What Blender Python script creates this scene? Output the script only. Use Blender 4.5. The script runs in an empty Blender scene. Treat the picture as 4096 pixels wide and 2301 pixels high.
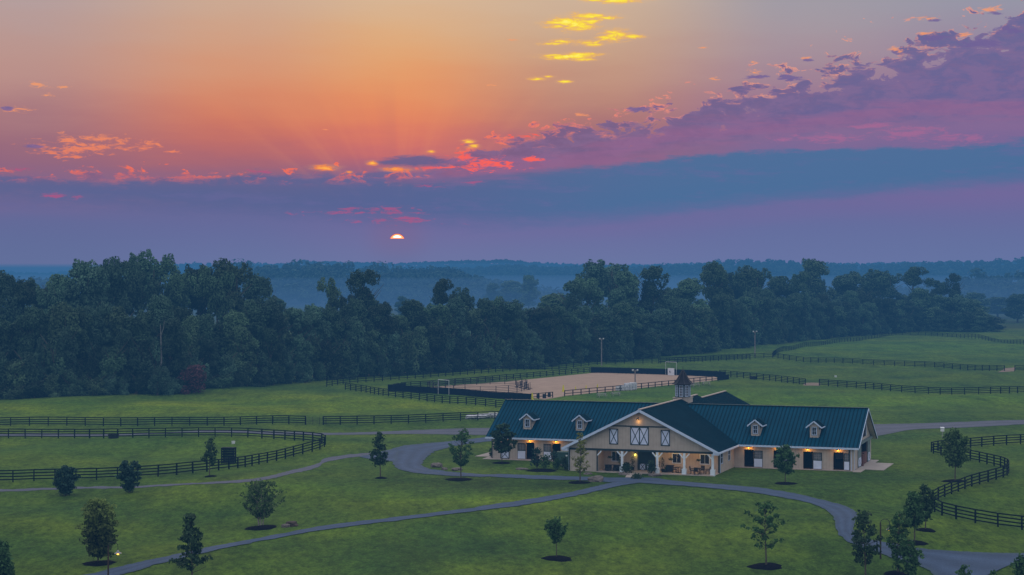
import bpy, bmesh, math, random
import numpy as np
from mathutils import Vector, Matrix, noise

rnd = random.Random(11)
nrg = np.random.default_rng(5)
sc = bpy.context.scene
COL = sc.collection

# ------------------------------------------------------------------ camera geometry (survey of the photograph)
F, Y0, HC = 7528.0, 1087.0, 25.6          # focal length and horizon row (4096 px wide picture), camera height in metres
YAW, BD, BX = 0.334, 249.71, 20.11        # barn: rotation and position


def sstep(a, b, x):
    t = min(1.0, max(0.0, (x - a) / (b - a)))
    return t * t * (3 - 2 * t)


CY, SY = math.cos(YAW), math.sin(YAW)


def to_barn(x, y):
    dx, dy = x - BX, y - BD
    return dx * CY - dy * SY, dx * SY + dy * CY


def from_barn(u, v):
    return BX + u * CY + v * SY, BD - u * SY + v * CY


def hgt(x, y):
    """terrain height"""
    s = max(0.0, 224.0 - y)
    z = -0.05 * s * s / (s + 15.0)
    u, v = to_barn(x, y)
    du = max(0.0, abs(u - 1) - 31.0)
    dv = max(0.0, -20.0 - v, v - 45.0)
    m = sstep(0.0, 26.0, math.hypot(du, dv))
    ax, ay = x - 15.0, y - 428.0
    m *= sstep(46.0, 75.0, math.hypot(ax * 0.85, ay * 1.05)) * 0.999
    b = 0.30 * math.sin(x * 0.131 + 0.7 * math.sin(y * 0.05)) * math.sin(y * 0.083 + 1.3)
    b += 0.22 * math.sin(x * 0.061 + y * 0.117 + 2.0) + 0.13 * math.sin(x * 0.21 - y * 0.13)
    if y > 470:
        b += 0.8 * math.sin(x * 0.018 + 1.0) * math.sin(y * 0.014) * sstep(470, 600, y)
    return z + m * b


def G(p):
    """photo point -> point on the terrain"""
    k, mz = (p[0] - 2048.0) / F, (Y0 - p[1]) / F
    d = -HC / mz
    for _ in range(40):
        d = 0.5 * d + 0.5 * (HC - hgt(k * d, d)) / -mz
    return Vector((k * d, d, hgt(k * d, d)))


def ZA(x, y): return 1900 + x / 2.576, 1450 + y / 2.576
def ZB(x, y): return 2700 + x / 2.576, 1450 + y / 2.576
def ZC(x, y): return x / 1.8064, 1500 + y / 1.8064
def ZD(x, y): return 2900 + x / 2.154, 1700 + y / 2.154
def ZE(x, y): return 2700 + x / 1.845, 1200 + y / 1.845
def ZF(x, y): return 1400 + x / 1.61, 1300 + y / 1.61
def ZG(x, y): return 1300 + x / 2.147, 1650 + y / 2.147
def Z0(x, y): return x * 1.59, y * 1.59


# ------------------------------------------------------------------ materials
def lin(c):
    return tuple((v / 255 / 12.92 if v / 255 <= 0.04045 else ((v / 255 + 0.055) / 1.055) ** 2.4) for v in c)


MATS = {}


def mat(name, col, rough=0.8, var=0.25, scale=3.0, metal=0.0, bump=0.0, bscale=None, spec=0.3, objvar=0.0, emit=None, trans=0.0,
        stripes=None, coords='Object', stretch=None):
    m = bpy.data.materials.new(name)
    m.use_nodes = True
    nt = m.node_tree
    N, L = nt.nodes, nt.links
    b = N['Principled BSDF']
    out = N['Material Output']
    b.inputs['Roughness'].default_value = rough
    b.inputs['Metallic'].default_value = metal
    b.inputs['Specular IOR Level'].default_value = spec
    tc = N.new('ShaderNodeTexCoord')
    src = tc.outputs[coords]
    if stretch:
        mp = N.new('ShaderNodeMapping')
        mp.inputs['Scale'].default_value = stretch
        L.new(src, mp.inputs['Vector'])
        src = mp.outputs[0]
    tx = N.new('ShaderNodeTexNoise')
    tx.inputs['Scale'].default_value = scale
    tx.inputs['Detail'].default_value = 5
    L.new(src, tx.inputs['Vector'])
    rp = N.new('ShaderNodeValToRGB')
    rp.color_ramp.elements[0].position = 0.3
    rp.color_ramp.elements[1].position = 0.7
    rp.color_ramp.elements[0].color = tuple(c * (1 - var) for c in col) + (1,)
    rp.color_ramp.elements[1].color = tuple(min(1, c * (1 + var)) for c in col) + (1,)
    L.new(tx.outputs['Fac'], rp.inputs['Fac'])
    colsock = rp.outputs['Color']
    if stripes:   # (axis, period, width, darkness)
        sx = N.new('ShaderNodeSeparateXYZ')
        L.new(tc.outputs['Object'], sx.inputs[0])
        mm = N.new('ShaderNodeMath'); mm.operation = 'DIVIDE'
        L.new(sx.outputs[stripes[0]], mm.inputs[0]); mm.inputs[1].default_value = stripes[1]
        fr = N.new('ShaderNodeMath'); fr.operation = 'FRACT'; L.new(mm.outputs[0], fr.inputs[0])
        lt = N.new('ShaderNodeMath'); lt.operation = 'LESS_THAN'; L.new(fr.outputs[0], lt.inputs[0]); lt.inputs[1].default_value = stripes[2]
        ml = N.new('ShaderNodeMath'); ml.operation = 'MULTIPLY'; L.new(lt.outputs[0], ml.inputs[0]); ml.inputs[1].default_value = stripes[3]
        mx = N.new('ShaderNodeMix'); mx.data_type = 'RGBA'
        L.new(ml.outputs[0], mx.inputs[0]); L.new(colsock, mx.inputs[6]); mx.inputs[7].default_value = (col[0] * .15, col[1] * .15, col[2] * .15, 1)
        colsock = mx.outputs[2]
    if objvar:
        oi = N.new('ShaderNodeObjectInfo')
        hs = N.new('ShaderNodeHueSaturation')
        mr = N.new('ShaderNodeMapRange'); mr.inputs[3].default_value = 1 - objvar; mr.inputs[4].default_value = 1 + objvar
        L.new(oi.outputs['Random'], mr.inputs[0]); L.new(mr.outputs[0], hs.inputs['Value'])
        m2 = N.new('ShaderNodeMath'); m2.operation = 'MULTIPLY_ADD'; L.new(oi.outputs['Random'], m2.inputs[0]); m2.inputs[1].default_value = 7.31; m2.inputs[2].default_value = 0
        fr = N.new('ShaderNodeMath'); fr.operation = 'FRACT'; L.new(m2.outputs[0], fr.inputs[0])
        mh = N.new('ShaderNodeMapRange'); mh.inputs[3].default_value = 0.5 - objvar * .09; mh.inputs[4].default_value = 0.5 + objvar * .06
        L.new(fr.outputs[0], mh.inputs[0]); L.new(mh.outputs[0], hs.inputs['Hue'])
        L.new(colsock, hs.inputs['Color'])
        colsock = hs.outputs[0]
    L.new(colsock, b.inputs['Base Color'])
    if bump:
        bt = N.new('ShaderNodeTexNoise'); bt.inputs['Scale'].default_value = bscale or scale * 4; bt.inputs['Detail'].default_value = 4
        L.new(src, bt.inputs['Vector'])
        bp = N.new('ShaderNodeBump'); bp.inputs['Strength'].default_value = 1.0; bp.inputs['Distance'].default_value = bump
        L.new(bt.outputs['Fac'], bp.inputs['Height']); L.new(bp.outputs[0], b.inputs['Normal'])
    if emit:
        b.inputs['Emission Color'].default_value = tuple(emit[:3]) + (1,)
        b.inputs['Emission Strength'].default_value = emit[3]
    if trans:
        tr = N.new('ShaderNodeBsdfTranslucent'); L.new(colsock, tr.inputs['Color'])
        mix = N.new('ShaderNodeMixShader'); mix.inputs[0].default_value = trans
        L.new(b.outputs[0], mix.inputs[1]); L.new(tr.outputs[0], mix.inputs[2]); L.new(mix.outputs[0], out.inputs['Surface'])
    MATS[name] = m
    return m


mat('tan_siding', (.39, .335, .295), .75, .10, 1.2, stripes=(0, .4, .12, .16))
mat('tan_siding_side', (.39, .335, .295), .75, .10, 1.2, stripes=(1, .4, .12, .16))
mat('tan_plain', (.39, .335, .295), .75, .10, 1.2)
mat('white_trim', (.45, .54, .72), .55, .06, 2)
mat('white_panel', (.52, .58, .76), .6, .10, 1.1)
mat('post_white', (.60, .68, .78), .5, .06, 2)
mat('dark_trim', (.010, .028, .034), .5, .2, 2)
mat('dark_void', (.006, .006, .009), .9, .2, 2)
mat('stall_wood', (.035, .022, .015), .8, .3, 3)
mat('roof_teal', (.003, .044, .080), .6, .16, .35, spec=.03, stripes=(0, .5, .3, .58))
mat('roof_teal_side', (.006, .042, .068), .6, .16, .35, spec=.03, stripes=(1, .42, .3, .5))
mat('stall_glass', (.12, .125, .14), .3, .2, 1.5)
mat('roof_ridge', (.012, .045, .055), .5, .1, 1)
mat('ridge_lit', (.38, .30, .27), .5, .1, 1)  # sunrise glow on the caps painted in as a paler metal
mat('copper_dark', (.010, .010, .018), .55, .3, 2, spec=.15)
mat('copper_light', (.02, .02, .03), .45, .2, 2)
mat('glass', (.012, .016, .026), .12, .2, 1, spec=.6)
mat('glass_pale', (.07, .07, .08), .25, .3, 1.5, spec=.6)
mat('soffit', (.45, .40, .34), .7, .08, 2)
mat('concrete', (.36, .31, .285), .85, .12, .8, bump=.01, bscale=6)
mat('brick', (.13, .055, .04), .85, .35, 6)
mat('grey_green_door', (.12, .16, .16), .7, .15, 2)
mat('fence_black', (.008, .014, .018), .8, .3, 2, spec=.08)
mat('mesh_black', (.008, .012, .022), .9, .3, 1.5, spec=.05)
mat('bark', (.075, .06, .05), .9, .3, 2.5, bump=.02)
mat('bark_pale', (.26, .23, .21), .85, .3, 2.5, bump=.02)
mat('bark_grey', (.15, .145, .145), .85, .3, 2.5)
mat('mulch', (.006, .005, .009), .95, .5, 4, spec=.02, bump=.05, bscale=9)
mat('rock', (.13, .11, .105), .9, .3, 2.2, bump=.06, bscale=4)
mat('rock_rust', (.055, .038, .032), .9, .4, 2.2, bump=.06, bscale=4)
mat('metal_dark', (.03, .028, .035), .5, .2, 2, metal=.5)
mat('metal_grey', (.22, .22, .24), .5, .2, 2, metal=.4)
mat('white_pipe', (.45, .46, .48), .5, .1, 2)
mat('pole_wood', (.20, .17, .17), .85, .25, 2)
mat('pole_dark', (.035, .022, .016), .8, .25, 2)
mat('sign_white', (.62, .64, .72), .5, .06, 3)
mat('wrap_white', (.46, .47, .52), .45, .25, 2.5, bump=.05, bscale=3)
mat('cone_yellow', (.55, .50, .02), .5, .1, 3)
mat('wood_grey', (.30, .29, .27), .85, .25, 3)
mat('box_green', (.03, .075, .06), .6, .15, 2)
mat('trough', (.012, .014, .02), .6, .3, 2)
mat('plastic_white', (.6, .62, .66), .5, .1, 2)
mat('furn', (.012, .013, .015), .6, .3, 3)
mat('lamp_bulb', (.8, .5, .2), .5, .0, 2, emit=(1, .42, .05, 9))
mat('lamp_yellow', (.8, .7, .2), .5, .0, 2, emit=(1, .8, .12, 3.0))
mat('lamp_glow', (.8, .5, .2), .5, .0, 2, emit=(1, .50, .03, 6))
mat('forest_leaf', (.050, .098, .056), .85, .6, .16, objvar=.55, trans=.2)
mat('forest_leaf_red', (.105, .040, .045), .85, .5, .4, trans=.2)
mat('far_leaf', (.022, .052, .038), .9, .4, .05)
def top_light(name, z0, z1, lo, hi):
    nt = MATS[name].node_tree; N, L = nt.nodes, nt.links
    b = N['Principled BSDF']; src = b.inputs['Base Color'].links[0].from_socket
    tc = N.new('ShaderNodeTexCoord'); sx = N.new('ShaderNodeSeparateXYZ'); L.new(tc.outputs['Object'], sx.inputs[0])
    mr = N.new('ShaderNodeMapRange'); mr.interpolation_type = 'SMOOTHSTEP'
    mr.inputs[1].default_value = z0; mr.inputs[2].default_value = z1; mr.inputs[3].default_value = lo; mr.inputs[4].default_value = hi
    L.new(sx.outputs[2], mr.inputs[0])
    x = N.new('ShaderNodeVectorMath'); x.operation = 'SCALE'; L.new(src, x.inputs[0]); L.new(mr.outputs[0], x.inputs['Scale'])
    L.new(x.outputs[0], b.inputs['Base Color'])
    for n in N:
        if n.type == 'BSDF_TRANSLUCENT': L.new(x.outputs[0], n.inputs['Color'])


mat('shrub_leaf', (.036, .07, .03), .85, .5, .5, objvar=.35, trans=.2)
mat('leaf_dark', (.028, .060, .026), .8, .45, 1.2, trans=.2)
mat('leaf_teal', (.020, .055, .042), .8, .45, 1.2, trans=.15)
mat('leaf_mid', (.062, .112, .034), .8, .45, 1.0, trans=.25)
mat('leaf_olive', (.105, .145, .036), .8, .5, .5, trans=.3)
mat('leaf_yellow', (.17, .185, .045), .8, .4, 1.0, trans=.3)
mat('leaf_green', (.046, .105, .034), .8, .45, 1.0, trans=.25)
mat('hill_ground', (.02, .035, .02), .95, .3, .02)


top_light('leaf_olive', 2.2, 6.4, .55, 1.55)  # light on the treetop painted into the leaves, darker lower down


def grass_material():
    m = bpy.data.materials.new('grass'); m.use_nodes = True
    nt = m.node_tree; N, L = nt.nodes, nt.links
    b = N['Principled BSDF']; b.inputs['Roughness'].default_value = .95; b.inputs['Specular IOR Level'].default_value = .08
    tc = N.new('ShaderNodeTexCoord')

    def nz(scale, detail=4, stretch=None, rough=.55):
        n = N.new('ShaderNodeTexNoise'); n.inputs['Scale'].default_value = scale; n.inputs['Detail'].default_value = detail; n.inputs['Roughness'].default_value = rough
        if stretch:
            mp = N.new('ShaderNodeMapping'); mp.inputs['Scale'].default_value = stretch; L.new(tc.outputs['Object'], mp.inputs[0]); L.new(mp.outputs[0], n.inputs['Vector'])
        else:
            L.new(tc.outputs['Object'], n.inputs['Vector'])
        return n.outputs['Fac']

    def ramp(f, stops):
        r = N.new('ShaderNodeValToRGB')
        e = r.color_ramp.elements
        e[0].position, e[0].color = stops[0][0], stops[0][1] + (1,)
        e[1].position, e[1].color = stops[-1][0], stops[-1][1] + (1,)
        for p, c in stops[1:-1]:
            q = e.new(p); q.color = c + (1,)
        L.new(f, r.inputs[0]); return r.outputs[0]

    def mul(a, c, fac=1.0):
        x = N.new('ShaderNodeMix'); x.data_type = 'RGBA'; x.blend_type = 'MULTIPLY'; x.inputs[0].default_value = fac
        L.new(a, x.inputs[6]); L.new(c, x.inputs[7]); return x.outputs[2]
    base = ramp(nz(.045, 3), [(.32, (.034, .077, .014)), (.5, (.055, .101, .013)), (.68, (.077, .120, .013))])
    mid = ramp(nz(.22, 5, (1, .35, 1), .6), [(.28, (.64, .68, .70)), (.5, (1, 1, 1)), (.72, (1.26, 1.2, 1.06))])
    fine = ramp(nz(1.3, 6, (1, .45, 1), .7), [(.28, (.45, .48, .52)), (.5, (1, 1, 1)), (.72, (1.55, 1.5, 1.4))])
    dark = ramp(nz(.09, 6, (1, .5, 1), .65), [(.30, (.60, .68, .72)), (.42, (1, 1, 1)), (.9, (1, 1, 1))])
    micro = ramp(nz(4.2, 4, (1, .6, 1), .7), [(.30, (.66, .68, .7)), (.5, (1, 1, 1)), (.70, (1.36, 1.34, 1.3))])
    c = mul(mul(mul(mul(base, mid), fine), dark), micro)
    wear = ramp(nz(.13, 6, (1, .4, 1), .7), [(.60, (0, 0, 0)), (.74, (1, 1, 1))])
    wx = N.new('ShaderNodeMix'); wx.data_type = 'RGBA'; L.new(wear, wx.inputs[0]); L.new(c, wx.inputs[6]); wx.inputs[7].default_value = (.125, .125, .05, 1)
    wf = N.new('ShaderNodeMath'); wf.operation = 'MULTIPLY'; wf.inputs[1].default_value = .16; L.new(wear, wf.inputs[0]); L.new(wf.outputs[0], wx.inputs[0])
    c = wx.outputs[2]
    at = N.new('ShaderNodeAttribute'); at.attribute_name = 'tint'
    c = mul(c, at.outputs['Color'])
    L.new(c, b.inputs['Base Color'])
    bp = N.new('ShaderNodeBump'); bp.inputs['Distance'].default_value = .16; bp.inputs['Strength'].default_value = .9
    L.new(nz(2.2, 5, (1, .6, 1), .7), bp.inputs['Height']); L.new(bp.outputs[0], b.inputs['Normal'])
    MATS['grass'] = m


grass_material()


def gravel_material(name, col, dark=.75):
    m = mat(name, col, .9, .12, .35, bump=.02, bscale=14)
    nt = m.node_tree; N, L = nt.nodes, nt.links
    b = N['Principled BSDF']
    src = b.inputs['Base Color'].links[0].from_socket
    tc = N.new('ShaderNodeTexCoord'); n = N.new('ShaderNodeTexNoise'); n.inputs['Scale'].default_value = 5; n.inputs['Detail'].default_value = 6; n.inputs['Roughness'].default_value = .75
    L.new(tc.outputs['Object'], n.inputs['Vector'])
    r = N.new('ShaderNodeValToRGB'); r.color_ramp.elements[0].position = .3; r.color_ramp.elements[1].position = .7
    r.color_ramp.elements[0].color = (dark,) * 3 + (1,); r.color_ramp.elements[1].color = (1.18,) * 3 + (1,)
    L.new(n.outputs['Fac'], r.inputs[0])
    x = N.new('ShaderNodeMix'); x.data_type = 'RGBA'; x.blend_type = 'MULTIPLY'; x.inputs[0].default_value = 1
    L.new(src, x.inputs[6]); L.new(r.outputs[0], x.inputs[7])
    at = N.new('ShaderNodeAttribute'); at.attribute_name = 'across'
    tr = N.new('ShaderNodeValToRGB'); el = tr.color_ramp.elements      # worn wheel tracks and a darker crown
    el[0].position, el[0].color = 0, (1, 1, 1, 1); el[1].position, el[1].color = 1, (1, 1, 1, 1)
    for p_, v_ in ((.12, .86), (.28, 1.14), (.5, .84), (.72, 1.14), (.88, .86)):
        q = el.new(p_); q.color = (v_, v_, v_, 1)
    L.new(at.outputs['Fac'], tr.inputs[0])
    y = N.new('ShaderNodeMix'); y.data_type = 'RGBA'; y.blend_type = 'MULTIPLY'; y.inputs[0].default_value = 1
    L.new(x.outputs[2], y.inputs[6]); L.new(tr.outputs[0], y.inputs[7])
    ed = N.new('ShaderNodeValToRGB'); el = ed.color_ramp.elements      # grass creeping in from the verge
    el[0].position, el[0].color = 0, (0, 0, 0, 1); el[1].position, el[1].color = 1, (1, 1, 1, 1)
    for p_, v_ in ((.001, 1), (.10, 0), (.90, 0)):
        q = el.new(p_); q.color = (v_, v_, v_, 1)
    L.new(at.outputs['Fac'], ed.inputs[0])
    gn = N.new('ShaderNodeTexNoise'); gn.inputs['Scale'].default_value = 1.6; gn.inputs['Detail'].default_value = 5; L.new(tc.outputs['Object'], gn.inputs['Vector'])
    ga = N.new('ShaderNodeMath'); ga.operation = 'MULTIPLY_ADD'; L.new(gn.outputs['Fac'], ga.inputs[0]); ga.inputs[1].default_value = 1.6; ga.inputs[2].default_value = -.55
    gm = N.new('ShaderNodeMath'); gm.operation = 'MULTIPLY'; gm.use_clamp = True; L.new(ga.outputs[0], gm.inputs[0]); L.new(ed.outputs[0], gm.inputs[1])
    z = N.new('ShaderNodeMix'); z.data_type = 'RGBA'; L.new(gm.outputs[0], z.inputs[0]); L.new(y.outputs[2], z.inputs[6]); z.inputs[7].default_value = (.045, .080, .022, 1)
    L.new(z.outputs[2], b.inputs['Base Color'])
    return m


gravel_material('gravel', (.042, .068, .128))
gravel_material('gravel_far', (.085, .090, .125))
gravel_material('arena_sand', (.33, .222, .160), .82)
gravel_material('dirt', (.20, .14, .10), .8)


# ------------------------------------------------------------------ object helpers
def tag(o, label=None, cat=None, group=None, kind=None):
    if label: o['label'] = label
    if cat: o['category'] = cat
    if group: o['group'] = group
    if kind: o['kind'] = kind
    return o


def thing(name, label, cat, loc=(0, 0, 0), rz=0.0, group=None):
    o = bpy.data.objects.new(name, None)
    o.empty_display_size = .3
    COL.objects.link(o)
    o.location = loc; o.rotation_euler = (0, 0, rz)
    return tag(o, label, cat, group)


def link(name, me, parent=None, loc=None):
    o = bpy.data.objects.new(name, me)
    COL.objects.link(o)
    if parent is not None: o.parent = parent
    if loc is not None: o.location = loc
    return o


def copy_tree(o, parent=None):
    c = o.copy(); COL.objects.link(c)
    if parent is not None: c.parent = parent
    for ch in list(o.children):
        copy_tree(ch, c)
    return c


class MB:
    def __init__(s): s.v, s.f = [], []

    def box(s, x0, x1, y0, y1, z0, z1):
        i = len(s.v)
        s.v += [(x0, y0, z0), (x1, y0, z0), (x1, y1, z0), (x0, y1, z0), (x0, y0, z1), (x1, y0, z1), (x1, y1, z1), (x0, y1, z1)]
        s.f += [(i, i + 3, i + 2, i + 1), (i + 4, i + 5, i + 6, i + 7), (i, i + 1, i + 5, i + 4), (i + 1, i + 2, i + 6, i + 5), (i + 2, i + 3, i + 7, i + 6), (i + 3, i, i + 4, i + 7)]
        return s

    def bar(s, a, b, w, h, up=(0, 0, 1)):
        a, b = Vector(a), Vector(b)
        d = (b - a).normalized(); u = Vector(up)
        sd = d.cross(u)
        if sd.length < 1e-4: sd = d.cross(Vector((0, 1, 0)))
        sd.normalize(); u = sd.cross(d).normalized()
        i = len(s.v)
        for p in (a, b):
            for q in ((-w, -h), (w, -h), (w, h), (-w, h)):
                s.v.append(tuple(p + sd * (q[0] / 2) + u * (q[1] / 2)))
        s.f += [(i, i + 1, i + 2, i + 3), (i + 7, i + 6, i + 5, i + 4)]
        for k in range(4):
            s.f.append((i + k, i + 4 + k, i + 4 + (k + 1) % 4, i + (k + 1) % 4))
        return s

    def tube(s, pts, rad, n=6):
        pts = [Vector(p) for p in pts]
        i = len(s.v)
        for k, p in enumerate(pts):
            d = (pts[min(k + 1, len(pts) - 1)] - pts[max(k - 1, 0)]).normalized()
            a = d.cross(Vector((0.31, .93, .12)))
            if a.length < 1e-3: a = d.cross(Vector((1, 0, 0)))
            a.normalize(); b = d.cross(a)
            r = rad[k] if isinstance(rad, (list, tuple)) else rad
            for j in range(n):
                t = 2 * math.pi * j / n
                s.v.append(tuple(p + a * (r * math.cos(t)) + b * (r * math.sin(t))))
        for k in range(len(pts) - 1):
            for j in range(n):
                s.f.append((i + k * n + j, i + k * n + (j + 1) % n, i + (k + 1) * n + (j + 1) % n, i + (k + 1) * n + j))
        s.f.append(tuple(i + j for j in range(n))[::-1])
        e = i + (len(pts) - 1) * n
        s.f.append(tuple(e + j for j in range(n)))
        return s

    def prism(s, poly, off):
        """flat polygon (3-D points) extruded by vector off"""
        n = len(poly); i = len(s.v); off = Vector(off)
        s.v += [tuple(p) for p in poly] + [tuple(Vector(p) + off) for p in poly]
        s.f += [tuple(range(i, i + n)), tuple(range(i + 2 * n - 1, i + n - 1, -1))]
        for k in range(n):
            s.f.append((i + k, i + n + k, i + n + (k + 1) % n, i + (k + 1) % n))
        return s

    def lathe(s, prof, n=12, c=(0, 0, 0), ph=0.0):
        i = len(s.v)
        for r, z in prof:
            for j in range(n):
                t = 2 * math.pi * j / n + ph
                s.v.append((c[0] + r * math.cos(t), c[1] + r * math.sin(t), c[2] + z))
        for k in range(len(prof) - 1):
            for j in range(n):
                s.f.append((i + k * n + j, i + k * n + (j + 1) % n, i + (k + 1) * n + (j + 1) % n, i + (k + 1) * n + j))
        s.f.append(tuple(i + j for j in range(n))[::-1])
        e = i + (len(prof) - 1) * n
        s.f.append(tuple(e + j for j in range(n)))
        return s

    def mesh(s, name, m, bevel=0.0, smooth=False):
        me = bpy.data.meshes.new(name)
        me.from_pydata(s.v, [], s.f)
        bm = bmesh.new(); bm.from_mesh(me)
        bmesh.ops.recalc_face_normals(bm, faces=bm.faces)
        if bevel:
            bmesh.ops.bevel(bm, geom=bm.edges[:], offset=bevel, segments=2, affect='EDGES', clamp_overlap=True)
        bm.to_mesh(me); bm.free()
        me.materials.append(MATS[m])
        if smooth:
            me.polygons.foreach_set('use_smooth', [True] * len(me.polygons))
        me.update()
        return me

    def obj(s, name, m, parent=None, bevel=0.0, smooth=False):
        return link(name, s.mesh(name, m, bevel, smooth), parent)


def quads_mesh(name, V, m, nper=4):
    """V: (N*4,3) array of separate quads"""
    me = bpy.data.meshes.new(name)
    n = len(V) // 4
    me.vertices.add(len(V)); me.vertices.foreach_set('co', V.astype(np.float32).ravel())
    me.loops.add(len(V)); me.loops.foreach_set('vertex_index', np.arange(len(V), dtype=np.int32))
    me.polygons.add(n); me.polygons.foreach_set('loop_start', np.arange(0, 4 * n, 4, dtype=np.int32))
    me.update(calc_edges=True)
    me.materials.append(MATS[m])
    return me


def unit(a):
    return a / np.maximum(1e-9, np.linalg.norm(a, axis=1, keepdims=True))


def leaves(C, Nn, S, asp=.62):
    """leaf quads at centres C with normals Nn and half sizes S"""
    n = len(C)
    r = unit(nrg.normal(size=(n, 3)))
    t = unit(np.cross(Nn, r)); b = np.cross(Nn, t)
    S = S[:, None]
    V = np.empty((n, 4, 3))
    V[:, 0] = C + t * S; V[:, 1] = C + b * S * asp; V[:, 2] = C - t * S; V[:, 3] = C - b * S * asp
    return V.reshape(-1, 3)


def lobes_to_leaves(lobes, dens, size, jit=.75, inner=.55, upb=.25):
    out = []
    for (c, r, sq) in lobes:
        n = max(8, int(dens * r * r))
        d = unit(nrg.normal(size=(n, 3)))
        rad = r * (inner + (1.06 - inner) * nrg.random(n) ** .6)
        P = np.array(c) + d * rad[:, None] * np.array([1, 1, sq])
        nn = unit(d + jit * nrg.normal(size=(n, 3)) + np.array([0, 0, upb]))
        out.append(leaves(P, nn, size * nrg.uniform(.6, 1.35, n)))
    return np.concatenate(out)


# ------------------------------------------------------------------ world: dawn sky
HAZE_COL, HAZE_S, HAZE_TOP = (.036, .136, .300), .00045, 45.0


def ae(p):
    """photo point -> (azimuth, elevation) in degrees"""
    dx, dz = p[0] - 2048.0, Y0 - p[1]
    return math.degrees(math.atan2(dx, F)), math.degrees(math.atan2(dz, math.hypot(F, dx)))


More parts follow.
